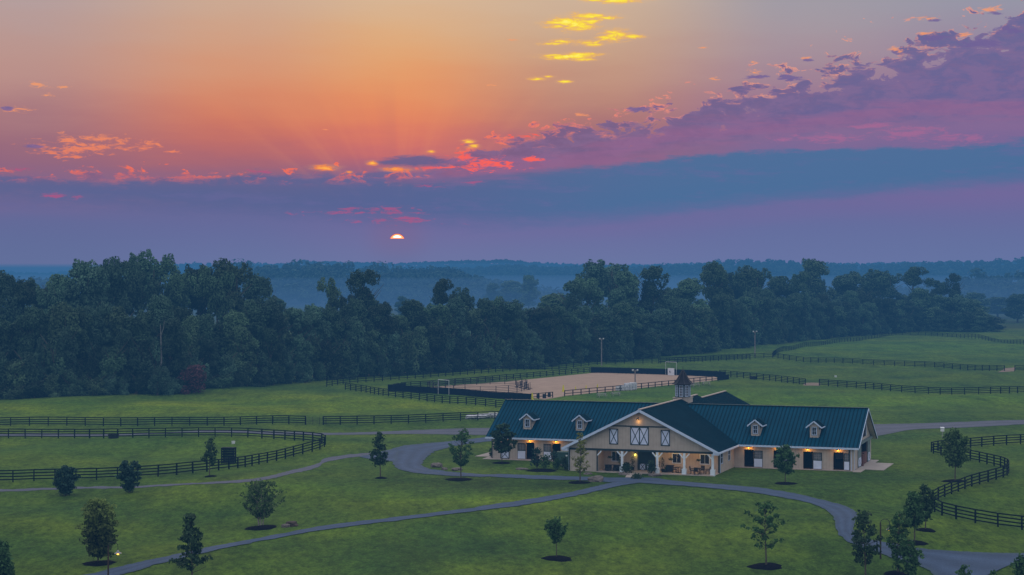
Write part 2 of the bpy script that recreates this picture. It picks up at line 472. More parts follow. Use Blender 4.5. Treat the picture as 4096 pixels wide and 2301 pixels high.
def make_world():
    w = bpy.data.worlds.new("World"); sc.world = w; w.use_nodes = True
    nt = w.node_tree; N, L = nt.nodes, nt.links
    N.clear()

    class E:
        def __init__(s, k): s.k = k

        def __add__(s, o): return op('ADD', s, o)
        def __radd__(s, o): return op('ADD', s, o)
        def __sub__(s, o): return op('SUBTRACT', s, o)
        def __rsub__(s, o): return op('SUBTRACT', o, s)
        def __mul__(s, o): return op('MULTIPLY', s, o)
        def __rmul__(s, o): return op('MULTIPLY', s, o)
        def __truediv__(s, o): return op('DIVIDE', s, o)
        def __rtruediv__(s, o): return op('DIVIDE', o, s)

    def put(sock, v):
        if isinstance(v, E): L.new(v.k, sock)
        else: sock.default_value = v

    def op(o, a, b=None):
        n = N.new('ShaderNodeMath'); n.operation = o
        put(n.inputs[0], a)
        if b is not None: put(n.inputs[1], b)
        return E(n.outputs[0])

    def smooth(x, a, b, lo=0.0, hi=1.0):
        n = N.new('ShaderNodeMapRange'); n.interpolation_type = 'SMOOTHSTEP'
        put(n.inputs[0], x)
        if a > b: a, b, lo, hi = b, a, hi, lo
        n.inputs[1].default_value = a; n.inputs[2].default_value = b; n.inputs[3].default_value = lo; n.inputs[4].default_value = hi
        return E(n.outputs[0])

    def mixc(f, a, b):
        n = N.new('ShaderNodeMix'); n.data_type = 'RGBA'
        put(n.inputs[0], f)
        for i, c in ((6, a), (7, b)):
            if isinstance(c, E): L.new(c.k, n.inputs[i])
            else: n.inputs[i].default_value = tuple(c) + (1,)
        return E(n.outputs[2])

    def vec(x, y, z):
        n = N.new('ShaderNodeCombineXYZ')
        put(n.inputs[0], x); put(n.inputs[1], y); put(n.inputs[2], z)
        return n.outputs[0]

    tc = N.new('ShaderNodeTexCoord')
    sx = N.new('ShaderNodeSeparateXYZ'); L.new(tc.outputs['Generated'], sx.inputs[0])
    dx, dy, dz = E(sx.outputs[0]), E(sx.outputs[1]), E(sx.outputs[2])
    az = op('ARCTAN2', dx, dy) * 57.29578
    el = op('ARCSINE', op('MINIMUM', dz, .99999)) * 57.29578

    def noise_(sa, se, seed=0.0, detail=6, rough=.6, dist=0.0):
        n = N.new('ShaderNodeTexNoise'); n.inputs['Scale'].default_value = 1; n.inputs['Detail'].default_value = detail
        n.inputs['Roughness'].default_value = rough; n.inputs['Distortion'].default_value = dist
        L.new(vec(az * sa, el * se, seed), n.inputs['Vector'])
        return E(n.outputs['Fac'])

    def ramp(x, stops):
        n = N.new('ShaderNodeValToRGB'); e = n.color_ramp.elements
        n.color_ramp.interpolation = 'B_SPLINE'
        e[0].position, e[0].color = stops[0][0], stops[0][1] + (1,)
        e[1].position, e[1].color = stops[-1][0], stops[-1][1] + (1,)
        for p, c in stops[1:-1]:
            q = e.new(p); q.color = c + (1,)
        put(n.inputs[0], x)
        return E(n.outputs[0])

    def curve(pts):
        """function of azimuth through photo points (2576-px wide picture) -> elevation"""
        n = N.new('ShaderNodeFloatCurve')
        cv = n.mapping.curves[0]
        P = []
        for p in pts:
            a, e = ae(Z0(*p)); P.append(((a + 16) / 32, e / 10))
        P.sort()
        P = [(0.0, P[0][1])] + P + [(1.0, P[-1][1])]
        cv.points[0].location = P[0]; cv.points[1].location = P[-1]
        for q in P[1:-1]:
            if 0 < q[0] < 1: cv.points.new(*q)
        for q in cv.points: q.handle_type = 'VECTOR'
        n.mapping.update()
        put(n.inputs['Value'], (az + 16.0) / 32.0)
        return E(n.outputs[0]) * 10.0

    # --- clear-sky columns: photo x (2576 px), list of (y, sRGB)
    cols = [
        (60, [(0, (180, 160, 160)), (100, (187, 150, 142)), (200, (188, 145, 138)), (300, (166, 118, 126)), (380, (150, 104, 124)), (440, (140, 102, 132)), (500, (112, 104, 150)), (560, (95, 105, 152)), (660, (98, 112, 155))]),
        (600, [(0, (204, 170, 148)), (100, (208, 160, 132)), (200, (216, 146, 112)), (300, (212, 124, 98)), (370, (190, 108, 106)), (440, (150, 100, 122)), (500, (104, 104, 150)), (570, (100, 106, 155)), (660, (102, 116, 160))]),
        (1000, [(0, (214, 182, 152)), (100, (222, 172, 124)), (200, (230, 152, 102)), (300, (228, 132, 96)), (370, (208, 110, 108)), (430, (158, 100, 125)), (480, (98, 102, 150)), (560, (112, 104, 155)), (660, (106, 118, 162))]),
        (1500, [(0, (206, 180, 156)), (90, (200, 166, 140)), (180, (196, 152, 130)), (270, (182, 128, 118)), (360, (160, 105, 120)), (430, (130, 100, 140)), (500, (98, 104, 152)), (580, (106, 108, 158)), (660, (104, 118, 162))]),
        (2000, [(0, (160, 156, 166)), (100, (168, 150, 158)), (200, (160, 130, 148)), (300, (146, 108, 146)), (400, (116, 104, 150)), (500, (102, 105, 155)), (575, (99, 110, 158)), (660, (102, 116, 162))]),
        (2540, [(0, (150, 152, 168)), (100, (152, 136, 160)), (200, (142, 116, 152)), (300, (136, 104, 148)), (400, (110, 104, 152)), (500, (108, 104, 155)), (575, (99, 110, 158)), (660, (100, 116, 162))]),
    ]
    warp = (noise_(.16, .9, 3.1, 4) - .5) * 1.1
    elw = el + warp * smooth(el, .6, 3.0)
    t = elw / 9.0
    prev = None
    for x, st in cols:
        stops = []
        for y, c in sorted(st, key=lambda q: -q[0]):
            stops.append((max(0.0, min(1.0, ae(Z0(x, y))[1] / 9.0)), lin(c)))
        r = ramp(t, stops)
        a = ae(Z0(x, 300))[0]
        if prev is None: c_, pa = r, a
        else: c_ = mixc(smooth(az, pa, a), prev, r); pa = a
        prev = c_
    sky = prev

    def over(f, c):
        nonlocal sky
        sky = mixc(f, sky, c)

    def band(pts_top, pts_bot, soft_t, soft_b, amp=0.0, nz=None):
        top, bot = curve(pts_top), curve(pts_bot)
        e = el if nz is None else el + (nz - .5) * amp
        a = smooth(e - top, soft_t, -soft_t)
        b = smooth(e - bot, -soft_b, soft_b)
        return a * b

    streak = noise_(.30, 2.6, 7.7, 6, .6)
    fine = noise_(1.5, 5.0, 1.2, 7, .65)
    puff = noise_(1.35, 3.0, 4.4, 8, .60, .5)
    # faint crepuscular rays fanning out above the sun
    sa, se = ae((1588.8, 967))
    ang = op('ARCTAN2', az - sa, el - se)
    nr = N.new('ShaderNodeTexNoise'); nr.noise_dimensions = '1D'; nr.inputs['Scale'].default_value = 5.0; nr.inputs['Detail'].default_value = 2
    L.new(ang.k, nr.inputs['W'])
    rays = (E(nr.outputs['Fac']) - .5) * smooth(el, 1.8, 3.4) * smooth(el, 6.5, 4.2) * smooth(op('ABSOLUTE', az - sa), 9.0, 2.0)
    over(op('MAXIMUM', rays, 0.0) * .55, lin((236, 150, 105)))
    over(op('MAXIMUM', rays * -1.0, 0.0) * .55, lin((160, 100, 112)))

    # grey-blue stratus deck
    deck = band([(0, 440), (150, 455), (260, 472), (420, 456), (560, 450), (640, 434), (760, 442), (860, 438), (1000, 424), (1130, 430), (1300, 430), (1500, 416), (1700, 396), (1900, 380), (2100, 372), (2300, 375), (2450, 366), (2576, 352)],
                [(0, 500), (400, 520), (800, 540), (1000, 552), (1300, 560), (1600, 540), (1900, 510), (2200, 486), (2576, 455)], .12, .40, 1.1, streak * .5 + fine * .5)
    deckc = mixc(smooth(az, -6.0, 6.0), lin((80, 99, 146)), lin((71, 111, 154)))
    deckc = mixc(smooth(streak + (fine - .5) * .5, .5, .75) * .45, deckc, lin((104, 104, 156)))
    over(deck * smooth(az, -6.0, 6.0, .74, .9), deckc)
    # rosy band under the deck on the right, pale lilac glow low down
    rose = band([(1300, 590), (1650, 545), (1900, 516), (2200, 490), (2576, 458)], [(1300, 592), (1650, 566), (1900, 552), (2200, 532), (2576, 508)], .12, .5, .5, streak)
    over(rose * smooth(az, -4.0, 4.0) * .28, lin((126, 104, 156)))
    # red streaks over the sun
    def ell(p, rx, ry):
        a, e = ae(Z0(*p)); k = 36.0 / 30.0
        da = (az - a) * (1.0 / (rx * .01211)); de = (el - e) * (1.0 / (ry * .01211))
        return 1.0 - op('SQRT', da * da + de * de)

    def blobs(lst):
        r = None
        for x, y, rx, ry in lst:
            m = ell((x, y), rx, ry)
            r = m if r is None else op('MAXIMUM', r, m)
        return r

    wisp = noise_(2.3, 8.5, 9.3, 7, .66, .6)
    red = blobs([(970, 526, 150, 11), (1010, 556, 170, 12), (900, 536, 250, 8), (150, 494, 110, 9), (1010, 548, 90, 10), (1085, 470, 60, 8), (40, 425, 60, 12), (640, 431, 60, 9), (1180, 460, 60, 10)])
    over(smooth(red * .6 + (wisp - .5) * 3.0, .25, .85) * .6, lin((190, 80, 125)))
    # violet cumulus bank climbing to the right
    U = [(1010, 445), (1100, 405), (1150, 385), (1200, 362), (1300, 340), (1400, 330), (1480, 308), (1560, 303), (1640, 292), (1700, 272), (1750, 252), (1850, 232), (1950, 212), (2050, 188), (2110, 165), (2200, 140), (2300, 100), (2400, 88), (2500, 55), (2576, 25)]
    Lw = [(1010, 448), (1100, 444), (1300, 428), (1500, 408), (1700, 372), (1900, 344), (2100, 318), (2300, 304), (2576, 290)]
    ut, lb = curve(U), curve(Lw)
    gain = smooth(az, -4.0, 12.0, 1.0, 2.2)
    d1 = (ut - el) + (puff - .5) * gain * 2.6
    thick = smooth(d1, -.02, .16)
    low = smooth(el - lb, -.35, .25)
    body = thick * low
    cumc = mixc(smooth(az, -4.0, 14.0), lin((120, 94, 132)), lin((100, 99, 148)))
    cumc = mixc(smooth(fine, .45, .75) * .35, cumc, lin((150, 104, 138)))
    cumc = mixc(smooth(puff + (fine - .5) * .5, .62, .40) * .5, cumc, lin((136, 108, 150)))
    cumc = mixc(smooth(streak, .5, .72) * .45 * smooth(az, -1.0, 6.0), cumc, lin((92, 96, 148)))
    rimw = smooth(d1, -.05, .10) * smooth(d1, .42, .10)
    lit = smooth(fine + (puff - .5), .42, .66)
    rimc = mixc(smooth(az, -4.0, 10.0), lin((255, 116, 82)), lin((232, 160, 138)))
    over(body * .90, cumc)
    over(rimw * lit * low * smooth(el - ut, -1.2, -.2) * .85, rimc)
    # ragged openings of light inside the bank
    over(smooth(noise_(.75, 2.2, 21.0, 7, .65, .8), .60, .72) * low * smooth(el - ut, -1.1, -.15) * smooth(el - ut, .5, -.1) * smooth(az, 2.0, 8.0) * .7, lin((184, 142, 150)))
    # pink underlight of the bank
    pk = curve([(1010, 436), (1300, 416), (1500, 390), (1700, 352), (1900, 322), (2100, 292), (2300, 274), (2576, 266)])
    pe = (el - pk) + (streak - .5) * 1.5
    over(smooth(op('ABSOLUTE', pe), .42, .03) * smooth(az, -6.0, 0.0) * .38, lin((160, 102, 143)))
    pw = blobs([(2080, 348, 130, 22), (2300, 335, 150, 26), (2420, 350, 110, 22), (2200, 318, 90, 12), (1960, 352, 60, 12)])
    over(smooth(pw * .7 + (wisp - .5) * 2.4, .15, .8) * .5, lin((182, 106, 148)))
    # fiery patch where the bank meets the glow
    fire = blobs([(1240, 412, 150, 22), (1160, 392, 50, 20), (1190, 425, 110, 14), (1120, 422, 110, 7), (1330, 342, 40, 10), (1290, 345, 26, 8), (1345, 402, 60, 12)])
    over(smooth(fire * .8 + (wisp - .5) * 3.6, .35, .85) * .9, lin((255, 100, 88)))
    # dark blue lens cloud left of it
    lens = blobs([(1050, 404, 105, 19), (1000, 408, 70, 9)])
    over(smooth(lens + (streak - .5) * .9 + (wisp - .5) * 1.1, .0, .6) * .85, lin((88, 96, 142)))
    # small glowing clouds: orange on the left, golden at the top
    orr = blobs([(100, 215, 44, 9), (165, 221, 28, 7), (115, 240, 30, 8), (40, 278, 52, 18), (300, 356, 46, 13), (170, 352, 60, 12), (190, 372, 150, 32), (260, 350, 80, 16), (120, 380, 80, 14), (330, 372, 70, 12), (110, 366, 70, 14), (180, 396, 60, 12), (375, 362, 46, 14), (440, 382, 34, 6), (150, 335, 30, 6),
                 (1455, 290, 26, 8), (1895, 157, 14, 6), (1897, 182, 36, 9), (2022, 146, 26, 7), (2495, 24, 44, 14), (2330, 48, 34, 7), (2330, 84, 46, 11), (2425, 88, 30, 14), (2265, 128, 40, 16), (1795, 198, 22, 8), (1770, 121, 16, 5), (1245, 215, 26, 7), (1290, 100, 26, 5), (820, 327, 14, 4)])
    over(smooth(orr * .9 + (wisp - .5) * 3.8, .34, 1.0) * .82, mixc(smooth(el, 2.0, 5.5), lin((244, 114, 86)), lin((242, 156, 108))))
    vio = blobs([(1905, 194, 40, 8), (1985, 196, 52, 12), (2030, 152, 22, 5), (2505, 34, 34, 8), (2350, 95, 56, 10), (2540, 75, 60, 16), (2350, 52, 26, 5), (2470, 110, 70, 16), (20, 272, 24, 9), (85, 368, 40, 8), (1610, 275, 56, 10)])
    over(smooth(vio * .95 + (wisp - .5) * 2.6, .25, .65) * .85, lin((112, 98, 150)))
    gold = blobs([(1452, 60, 60, 26), (1400, 66, 40, 9), (1520, 45, 50, 7), (1590, 92, 40, 7), (1520, 96, 30, 9), (1395, 110, 40, 6), (1490, 112, 40, 7), (1460, 137, 60, 7), (1470, 150, 40, 5), (1380, 193, 20, 4), (1425, 56, 46, 20), (1445, 64, 30, 14), (1480, 41, 80, 8), (1395, 58, 44, 7), (1488, 55, 30, 8), (1548, 88, 46, 17), (1545, 98, 30, 10), (1415, 105, 36, 8), (1478, 108, 46, 9), (1430, 142, 80, 9), (1405, 145, 44, 8), (1555, 2, 80, 8), (1495, 1, 44, 5),
                  (1355, 198, 28, 6), (1421, 206, 24, 5), (818, 422, 40, 8), (995, 427, 44, 7), (936, 410, 16, 7), (1085, 382, 12, 5), (1178, 356, 20, 6), (878, 433, 10, 4), (1190, 368, 20, 7)])
    gm = gold * 1.15 + (wisp - .5) * 3.2
    over(smooth(gold + (wisp - .5) * 1.2, -.5, .9) * .28, lin((240, 186, 112)))
    over(smooth(gm, .0, .75) * .7, mixc(smooth(el, 2.6, 4.6), lin((255, 110, 40)), lin((244, 180, 84))))
    over(smooth(gm, .40, 1.15), mixc(smooth(el, 2.6, 4.6), lin((255, 160, 50)), lin((255, 230, 60))))

    over(smooth(gm + (fine - .5) * 1.6, .95, 1.7) * .8, mixc(smooth(el, 2.6, 4.6), lin((255, 190, 70)), lin((255, 246, 140))))

    # what the haze layer between here and the sky takes away and adds, given back so the colours arrive as seen
    sin_e = op('MAXIMUM', op('SINE', op('MAXIMUM', el, 0.05) / 57.29578), .003)
    path = op('MINIMUM', (HAZE_TOP - HC) / sin_e, 4500.0)
    T = op('POWER', 2.718281828, path * -HAZE_S)
    sub = N.new('ShaderNodeVectorMath'); sub.operation = 'MULTIPLY_ADD'
    hz = vec(-HAZE_COL[0], -HAZE_COL[1], -HAZE_COL[2]); L.new(hz, sub.inputs[0])
    inv = 1.0 - T
    L.new(vec(inv, inv, inv), sub.inputs[1]); L.new(sky.k, sub.inputs[2])
    dv = N.new('ShaderNodeVectorMath'); dv.operation = 'DIVIDE'; L.new(sub.outputs[0], dv.inputs[0]); L.new(vec(T, T, T), dv.inputs[1])
    mxn = N.new('ShaderNodeVectorMath'); mxn.operation = 'MAXIMUM'; L.new(dv.outputs[0], mxn.inputs[0]); mxn.inputs[1].default_value = (.02, .03, .05)
    sky = E(mxn.outputs[0])

    # sun disc, its lower half already behind a bank of haze
    rr = op('SQRT', (az - sa) * (az - sa) + (el - se) * (el - se))
    over(smooth(rr, 1.3, .22) * .22, (.36, .10, .16))
    disc = smooth(rr, .232, .222) * smooth(el, 1.000, 1.012)
    rim = smooth(rr, .262, .232) * smooth(el, .995, 1.01)
    over(rim * .85, (.75, .05, .07))
    core = smooth(rr, .205, .15) * smooth(el, 1.02, 1.07)
    over(disc, mixc(core, (2.6, .75, .08), (5.0, 4.6, 4.4)))

    # the rest of the dome: unseen sky overhead and behind, brightened to light the ground
    ns = N.new('ShaderNodeTexSky'); ns.sky_type = 'NISHITA'; ns.sun_disc = False
    ns.sun_elevation = math.radians(3.0); ns.sun_rotation = math.radians(sa)
    nm = N.new('ShaderNodeVectorMath'); nm.operation = 'SCALE'; L.new(ns.outputs[0], nm.inputs[0]); nm.inputs['Scale'].default_value = NISHITA
    na = N.new('ShaderNodeVectorMath'); na.operation = 'ADD'; L.new(nm.outputs[0], na.inputs[0]); na.inputs[1].default_value = UPPER
    up = smooth(el, 9.5, 26.0)
    aw = smooth(op('ABSOLUTE', az), 20.0, 80.0)
    dome = E(na.outputs[0])
    away = mixc(smooth(el, -2.0, 20.0), (.48, .50, .60), dome)
    sky = mixc(aw, sky, away)
    sky = mixc(up, sky, dome)
    bg = N.new('ShaderNodeBackground'); L.new(sky.k, bg.inputs['Color']); bg.inputs['Strength'].default_value = 1.0
    o = N.new('ShaderNodeOutputWorld'); L.new(bg.outputs[0], o.inputs['Surface'])
    w.cycles.sampling_method = 'MANUAL'; w.cycles.sample_map_resolution = 512


NISHITA = .10
UPPER = (.86, .85, .88)
make_world()

sl = bpy.data.lights.new('sun', 'SUN'); sl.energy = 0.8; sl.angle = math.radians(6); sl.color = (1, .62, .38)
so = bpy.data.objects.new('sun', sl); COL.objects.link(so)
_a, _e = math.radians(ae((1588.8, 967))[0]), math.radians(3.0)
so.rotation_euler = Vector((-math.sin(_a) * math.cos(_e), -math.cos(_a) * math.cos(_e), -math.sin(_e))).to_track_quat('-Z', 'Y').to_euler()

cam = bpy.data.cameras.new('camera')
cam.sensor_width = 36; cam.lens = 36 * F / 4096; cam.clip_end = 20000; cam.clip_start = 1
cam.shift_y = -(1150.5 - Y0) / 4096
co = bpy.data.objects.new('camera', cam); COL.objects.link(co)
co.location = (0, 0, HC); co.rotation_euler = (math.radians(90), 0, 0)
sc.camera = co
sc.view_settings.view_transform = 'Standard'
sc.view_settings.look = 'None'
sc.view_settings.exposure = 0
sc.view_settings.gamma = 1
cy = sc.cycles
cy.max_bounces = 5; cy.diffuse_bounces = 3; cy.glossy_bounces = 2; cy.transmission_bounces = 2; cy.transparent_max_bounces = 16
cy.use_denoising = True
cy.denoiser = 'OPENIMAGEDENOISE'
cy.denoising_input_passes = 'RGB_ALBEDO_NORMAL'
cy.denoising_prefilter = 'ACCURATE'
cy.caustics_reflective = False; cy.caustics_refractive = False
cy.sample_clamp_indirect = 4


# ------------------------------------------------------------------ ground
def axis_pts(dense0, dense1, step, ends, grow=1.18):
    a = list(np.arange(dense0, dense1 + step / 2, step))
    s, x = step, dense0
    while x > ends[0]:
        s *= grow; x -= s; a.insert(0, x)
    s, x = step, dense1
    while x < ends[1]:
        s *= grow; x += s; a.append(x)
    return a


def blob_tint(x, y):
    """local light and dark of the lawns painted into the turf: multiplies the grass colour"""
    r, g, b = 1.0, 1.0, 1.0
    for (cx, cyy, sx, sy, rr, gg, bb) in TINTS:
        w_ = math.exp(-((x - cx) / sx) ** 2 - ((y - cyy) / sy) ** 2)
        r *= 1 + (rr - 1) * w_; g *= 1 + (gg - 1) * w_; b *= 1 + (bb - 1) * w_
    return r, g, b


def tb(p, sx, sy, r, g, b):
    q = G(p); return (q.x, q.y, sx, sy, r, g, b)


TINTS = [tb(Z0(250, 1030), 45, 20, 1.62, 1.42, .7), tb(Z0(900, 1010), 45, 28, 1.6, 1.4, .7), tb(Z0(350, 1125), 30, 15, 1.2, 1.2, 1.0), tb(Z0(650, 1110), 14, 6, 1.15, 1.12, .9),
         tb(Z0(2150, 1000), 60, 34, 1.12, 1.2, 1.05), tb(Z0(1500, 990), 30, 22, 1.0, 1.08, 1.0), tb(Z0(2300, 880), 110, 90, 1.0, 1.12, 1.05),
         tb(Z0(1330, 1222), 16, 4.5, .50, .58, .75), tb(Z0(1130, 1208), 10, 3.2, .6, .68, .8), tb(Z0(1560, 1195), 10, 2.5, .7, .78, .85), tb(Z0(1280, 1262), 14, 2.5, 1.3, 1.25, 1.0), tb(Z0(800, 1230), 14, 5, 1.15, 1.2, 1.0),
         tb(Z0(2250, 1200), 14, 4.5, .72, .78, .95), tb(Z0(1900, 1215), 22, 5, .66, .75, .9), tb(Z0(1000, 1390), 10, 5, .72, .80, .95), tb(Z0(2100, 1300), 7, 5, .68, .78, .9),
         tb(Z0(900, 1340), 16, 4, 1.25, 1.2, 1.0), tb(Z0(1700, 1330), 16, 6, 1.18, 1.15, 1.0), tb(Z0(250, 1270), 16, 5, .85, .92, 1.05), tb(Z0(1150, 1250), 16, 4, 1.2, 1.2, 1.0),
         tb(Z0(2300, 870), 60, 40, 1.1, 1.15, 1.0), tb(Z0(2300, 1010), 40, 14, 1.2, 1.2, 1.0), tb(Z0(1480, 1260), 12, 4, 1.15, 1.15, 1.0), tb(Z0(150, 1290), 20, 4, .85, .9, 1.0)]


def make_ground():
    xs = axis_pts(-140, 150, 2.0, (-5200, 5200))
    ys = axis_pts(138, 520, 2.0, (-260, 9500), 1.15)
    nx, ny = len(xs), len(ys)
    V = [(x, y, hgt(x, y)) for y in ys for x in xs]
    Fc = [(j * nx + i, j * nx + i + 1, (j + 1) * nx + i + 1, (j + 1) * nx + i) for j in range(ny - 1) for i in range(nx - 1)]
    me = bpy.data.meshes.new('ground'); me.from_pydata(V, [], Fc)
    at = me.color_attributes.new('tint', 'FLOAT_COLOR', 'POINT')  # bright meadows and dark swales painted in as vertex colour
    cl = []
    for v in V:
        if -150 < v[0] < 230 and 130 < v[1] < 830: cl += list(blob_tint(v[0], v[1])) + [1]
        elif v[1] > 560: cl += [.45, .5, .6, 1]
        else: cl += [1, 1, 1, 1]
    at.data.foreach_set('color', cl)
    me.polygons.foreach_set('use_smooth', [True] * len(Fc))
    me.materials.append(MATS['grass'])
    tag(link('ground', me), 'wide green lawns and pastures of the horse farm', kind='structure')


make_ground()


def resample(pts, step, smooth=True):
    pts = [Vector(p) for p in pts]
    if smooth and len(pts) > 2:
        out = []
        for i in range(len(pts) - 1):
            p0, p1, p2, p3 = pts[max(i - 1, 0)], pts[i], pts[i + 1], pts[min(i + 2, len(pts) - 1)]
            # centripetal-ish: limit tangents by chord
            for k in range(12):
                t = k / 12
                c = (p2 - p1).length
                t1 = (p2 - p0); t2 = (p3 - p1)
                t1 = t1.normalized() * c if t1.length else t1; t2 = t2.normalized() * c if t2.length else t2
                h00, h10, h01, h11 = 2 * t**3 - 3 * t**2 + 1, t**3 - 2 * t**2 + t, -2 * t**3 + 3 * t**2, t**3 - t**2
                out.append(p1 * h00 + t1 * (h10 * .9) + p2 * h01 + t2 * (h11 * .9))
        out.append(pts[-1]); pts = out
    L_ = [0.0]
    for a, b in zip(pts, pts[1:]): L_.append(L_[-1] + (b - a).length)
    n = max(1, round(L_[-1] / step)); res = []; j = 0
    for i in range(n + 1):
        s = L_[-1] * i / n
        while j < len(L_) - 2 and L_[j + 1] < s: j += 1
        f = (s - L_[j]) / max(1e-9, L_[j + 1] - L_[j])
        res.append(pts[j].lerp(pts[j + 1], min(1, max(0, f))))
    return res


def ribbon(name, left, right, m, z, label, n=120, jitter=.16, cross=6):
    """surface between two edge lines given as photo points, draped over the terrain"""
    A = resample([G(p).to_2d() for p in left], 1, True); B = resample([G(p).to_2d() for p in right], 1, True)

    def pick(P, t):
        q = t * (len(P) - 1); i = min(int(q), len(P) - 2); return P[i].lerp(P[i + 1], q - i)
    V, Fc = [], []
    n *= 3
    for i in range(n + 1):
        a, b = pick(A, i / n), pick(B, i / n)
        w_ = (b - a)
        if w_.length > 1e-6:
            w_ = w_.normalized()
        a = a + w_ * (jitter * 2.6 * noise.fractal(Vector((a.x * .6, a.y * .6, 3)), 1.0, 2.0, 4)); b = b + w_ * (jitter * 2.6 * noise.fractal(Vector((b.x * .6, b.y * .6, 8)), 1.0, 2.0, 4))
        for k in range(cross + 1):
            p = a.lerp(b, k / cross)
            V.append((p.x, p.y, hgt(p.x, p.y) + z))
    for i in range(n):
        for k in range(cross):
            q = i * (cross + 1) + k
            Fc.append((q, q + 1, q + cross + 2, q + cross + 1))
    me = bpy.data.meshes.new(name); me.from_pydata(V, [], Fc)
    at = me.attributes.new('across', 'FLOAT', 'POINT')
    at.data.foreach_set('value', [(k + 1e-3) / (cross + 2e-3) for i in range(n + 1) for k in range(cross + 1)])
    bm = bmesh.new(); bm.from_mesh(me); bmesh.ops.recalc_face_normals(bm, faces=bm.faces); bm.to_mesh(me); bm.free()
    if me.polygons[len(me.polygons) // 2].normal.z < 0: me.flip_normals()
    me.materials.append(MATS[m])
    return tag(link(name, me), label, kind='structure')


# gravel drives
ribbon('road', [(-60, 1738), (400, 1736), (1230, 1731), (1600, 1724), (1960, 1712)], [(-60, 1748), (400, 1745), (1230, 1741), (1600, 1737), (1975, 1742)], 'gravel_far', .035, 'grey gravel road passing behind the round paddock to the barn', 200, .1)
ribbon('road', [ZG(300, 385), ZG(560, 318), ZG(700, 284), ZG(1060, 250), ZG(1300, 224), ZG(1470, 200)], [ZG(480, 420), ZG(700, 420), ZG(800, 380), ZG(1080, 300), ZG(1260, 268), ZG(1490, 242)], 'gravel', .043, 'gravel drive leading up to the left end of the barn', 120, .2, 10)
ribbon('road', [ZG(610, 330), ZG(590, 440), ZG(640, 492), ZG(800, 524), ZG(1100, 548), (2000, 1911), (2133, 1917), (2366, 1925), (2500, 1936)], [ZG(960, 320), ZG(835, 430), ZG(870, 480), ZG(1100, 514), ZG(1400, 535), (2000, 1898), (2133, 1902), (2288, 1907), (2500, 1914)], 'gravel', .051, 'gravel drive curving along the front of the barn', 160, .2, 8)
ribbon('path', [(-40, 1960), ZC(560, 810), ZC(1050, 800), ZC(1640, 768), ZC(1890, 742), ZC(2100, 690), ZC(2300, 640), ZG(0, 395), ZG(200, 362), ZG(420, 345), ZG(640, 330)], [(-40, 1969), ZC(560, 824), ZC(1050, 814), ZC(1640, 784), ZC(1890, 765), ZC(2100, 718), ZC(2300, 668), ZG(0, 430), ZG(200, 392), ZG(420, 372), ZG(640, 380)], 'gravel_far', .028, 'thin gravel track running beside the round paddock', 200, .2)
ribbon('path', [(280, 2322), (343, 2301), (498, 2264), (703, 2219.7), (858, 2186.4), (1052, 2150.5), (1300, 2104), (1580, 2071.5), (1859, 2036.6), (2092, 2001.7), (2278, 1971.4), (2418, 1938.8), (2520, 1918)], [(420, 2322), (487, 2301), (590, 2271), (709, 2239), (858, 2204), (1052, 2164.3), (1300, 2120.4), (1580, 2085.5), (1905, 2045.9), (2138, 2015.6), (2325, 1980.7), (2500, 1941), (2640, 1926)], 'gravel', .060, 'blue grey gravel path crossing the front lawn to the porch', 220, .13)
ribbon('path', [(2440, 1912), (2600, 1913), (2700, 1925), (2900, 1941), ZD(300, 545), ZD(500, 575), ZD(700, 615), ZD(900, 665), ZD(1020, 697), ZD(1110, 738), ZD(1140, 780), ZD(1115, 850), ZD(1110, 920), ZD(1180, 975), ZD(1355, 1015)], [(2440, 1928), (2580, 1935), (2700, 1943), (2900, 1960), ZD(300, 595), ZD(500, 630), ZD(640, 655), ZD(760, 685), ZD(850, 725), ZD(920, 785), ZD(945, 840), ZD(960, 905), ZD(1010, 975), ZD(1110, 1035), ZD(1260, 1085)], 'gravel', .068, 'wide gravel path sweeping from the porch round to the lower right', 200, .16, 8)
ribbon('road', [ZD(1300, 1000), ZD(1355, 1013), ZD(1500, 1040), ZD(1700, 1069), ZD(2000, 1095), ZD(2300, 1106), ZD(2700, 1112)], [ZD(1230, 1075), ZD(1300, 1100), ZD(1480, 1165), ZD(1620, 1200), ZD(1740, 1250), ZD(1830, 1330), ZD(2000, 1420)], 'gravel', .076, 'broad gravel turning area at the lower right', 100, .14, 14)
ribbon('road', [ZE(1380, 925), ZE(1480, 918), ZE(2000, 905), ZE(2650, 886)], [ZE(1380, 1018), ZE(1500, 1005), ZE(1620, 982), ZE(1800, 955), ZE(2200, 940), ZE(2650, 915)], 'gravel_far', .035, 'gravel road leaving the far side of the barn to the right', 80, .15)
ribbon('path', [ZE(955, 612), ZE(1072, 612)], [ZE(945, 632), ZE(1070, 636)], 'dirt', .03, 'worn bare soil in the pasture gateway', 12, .4)
ribbon('path', [ZE(2430, 505), ZE(2515, 500)], [ZE(2380, 535), ZE(2500, 528)], 'dirt', .03, 'bare soil in the far pasture gateway', 12, .4)


def patch(name, pts, m, z, label, thick=0.0, kind='structure'):
    P = [Vector((p[0], p[1], hgt(p[0], p[1]) + z)) for p in pts]
    mb = MB(); mb.prism(P, (0, 0, -max(.01, thick)))
    return tag(mb.obj(name, m), label, kind=kind)


# arena
arena = [ZF(*p) for p in [(480, 404), (1000, 367), (1560, 311), (1640, 307), (2340, 333), (2400, 352), (1384, 458), (1310, 472), (1250, 482), (1165, 470), (700, 440)]]
patch('arena_sand', [G(p) for p in arena], 'arena_sand', .05, 'pinkish sand floor of the riding arena', .2)


# barn surroundings in concrete
def bpatch(name, uv, m, z, label):
    return patch(name, [from_barn(*q) for q in uv], m, z, label, .25)


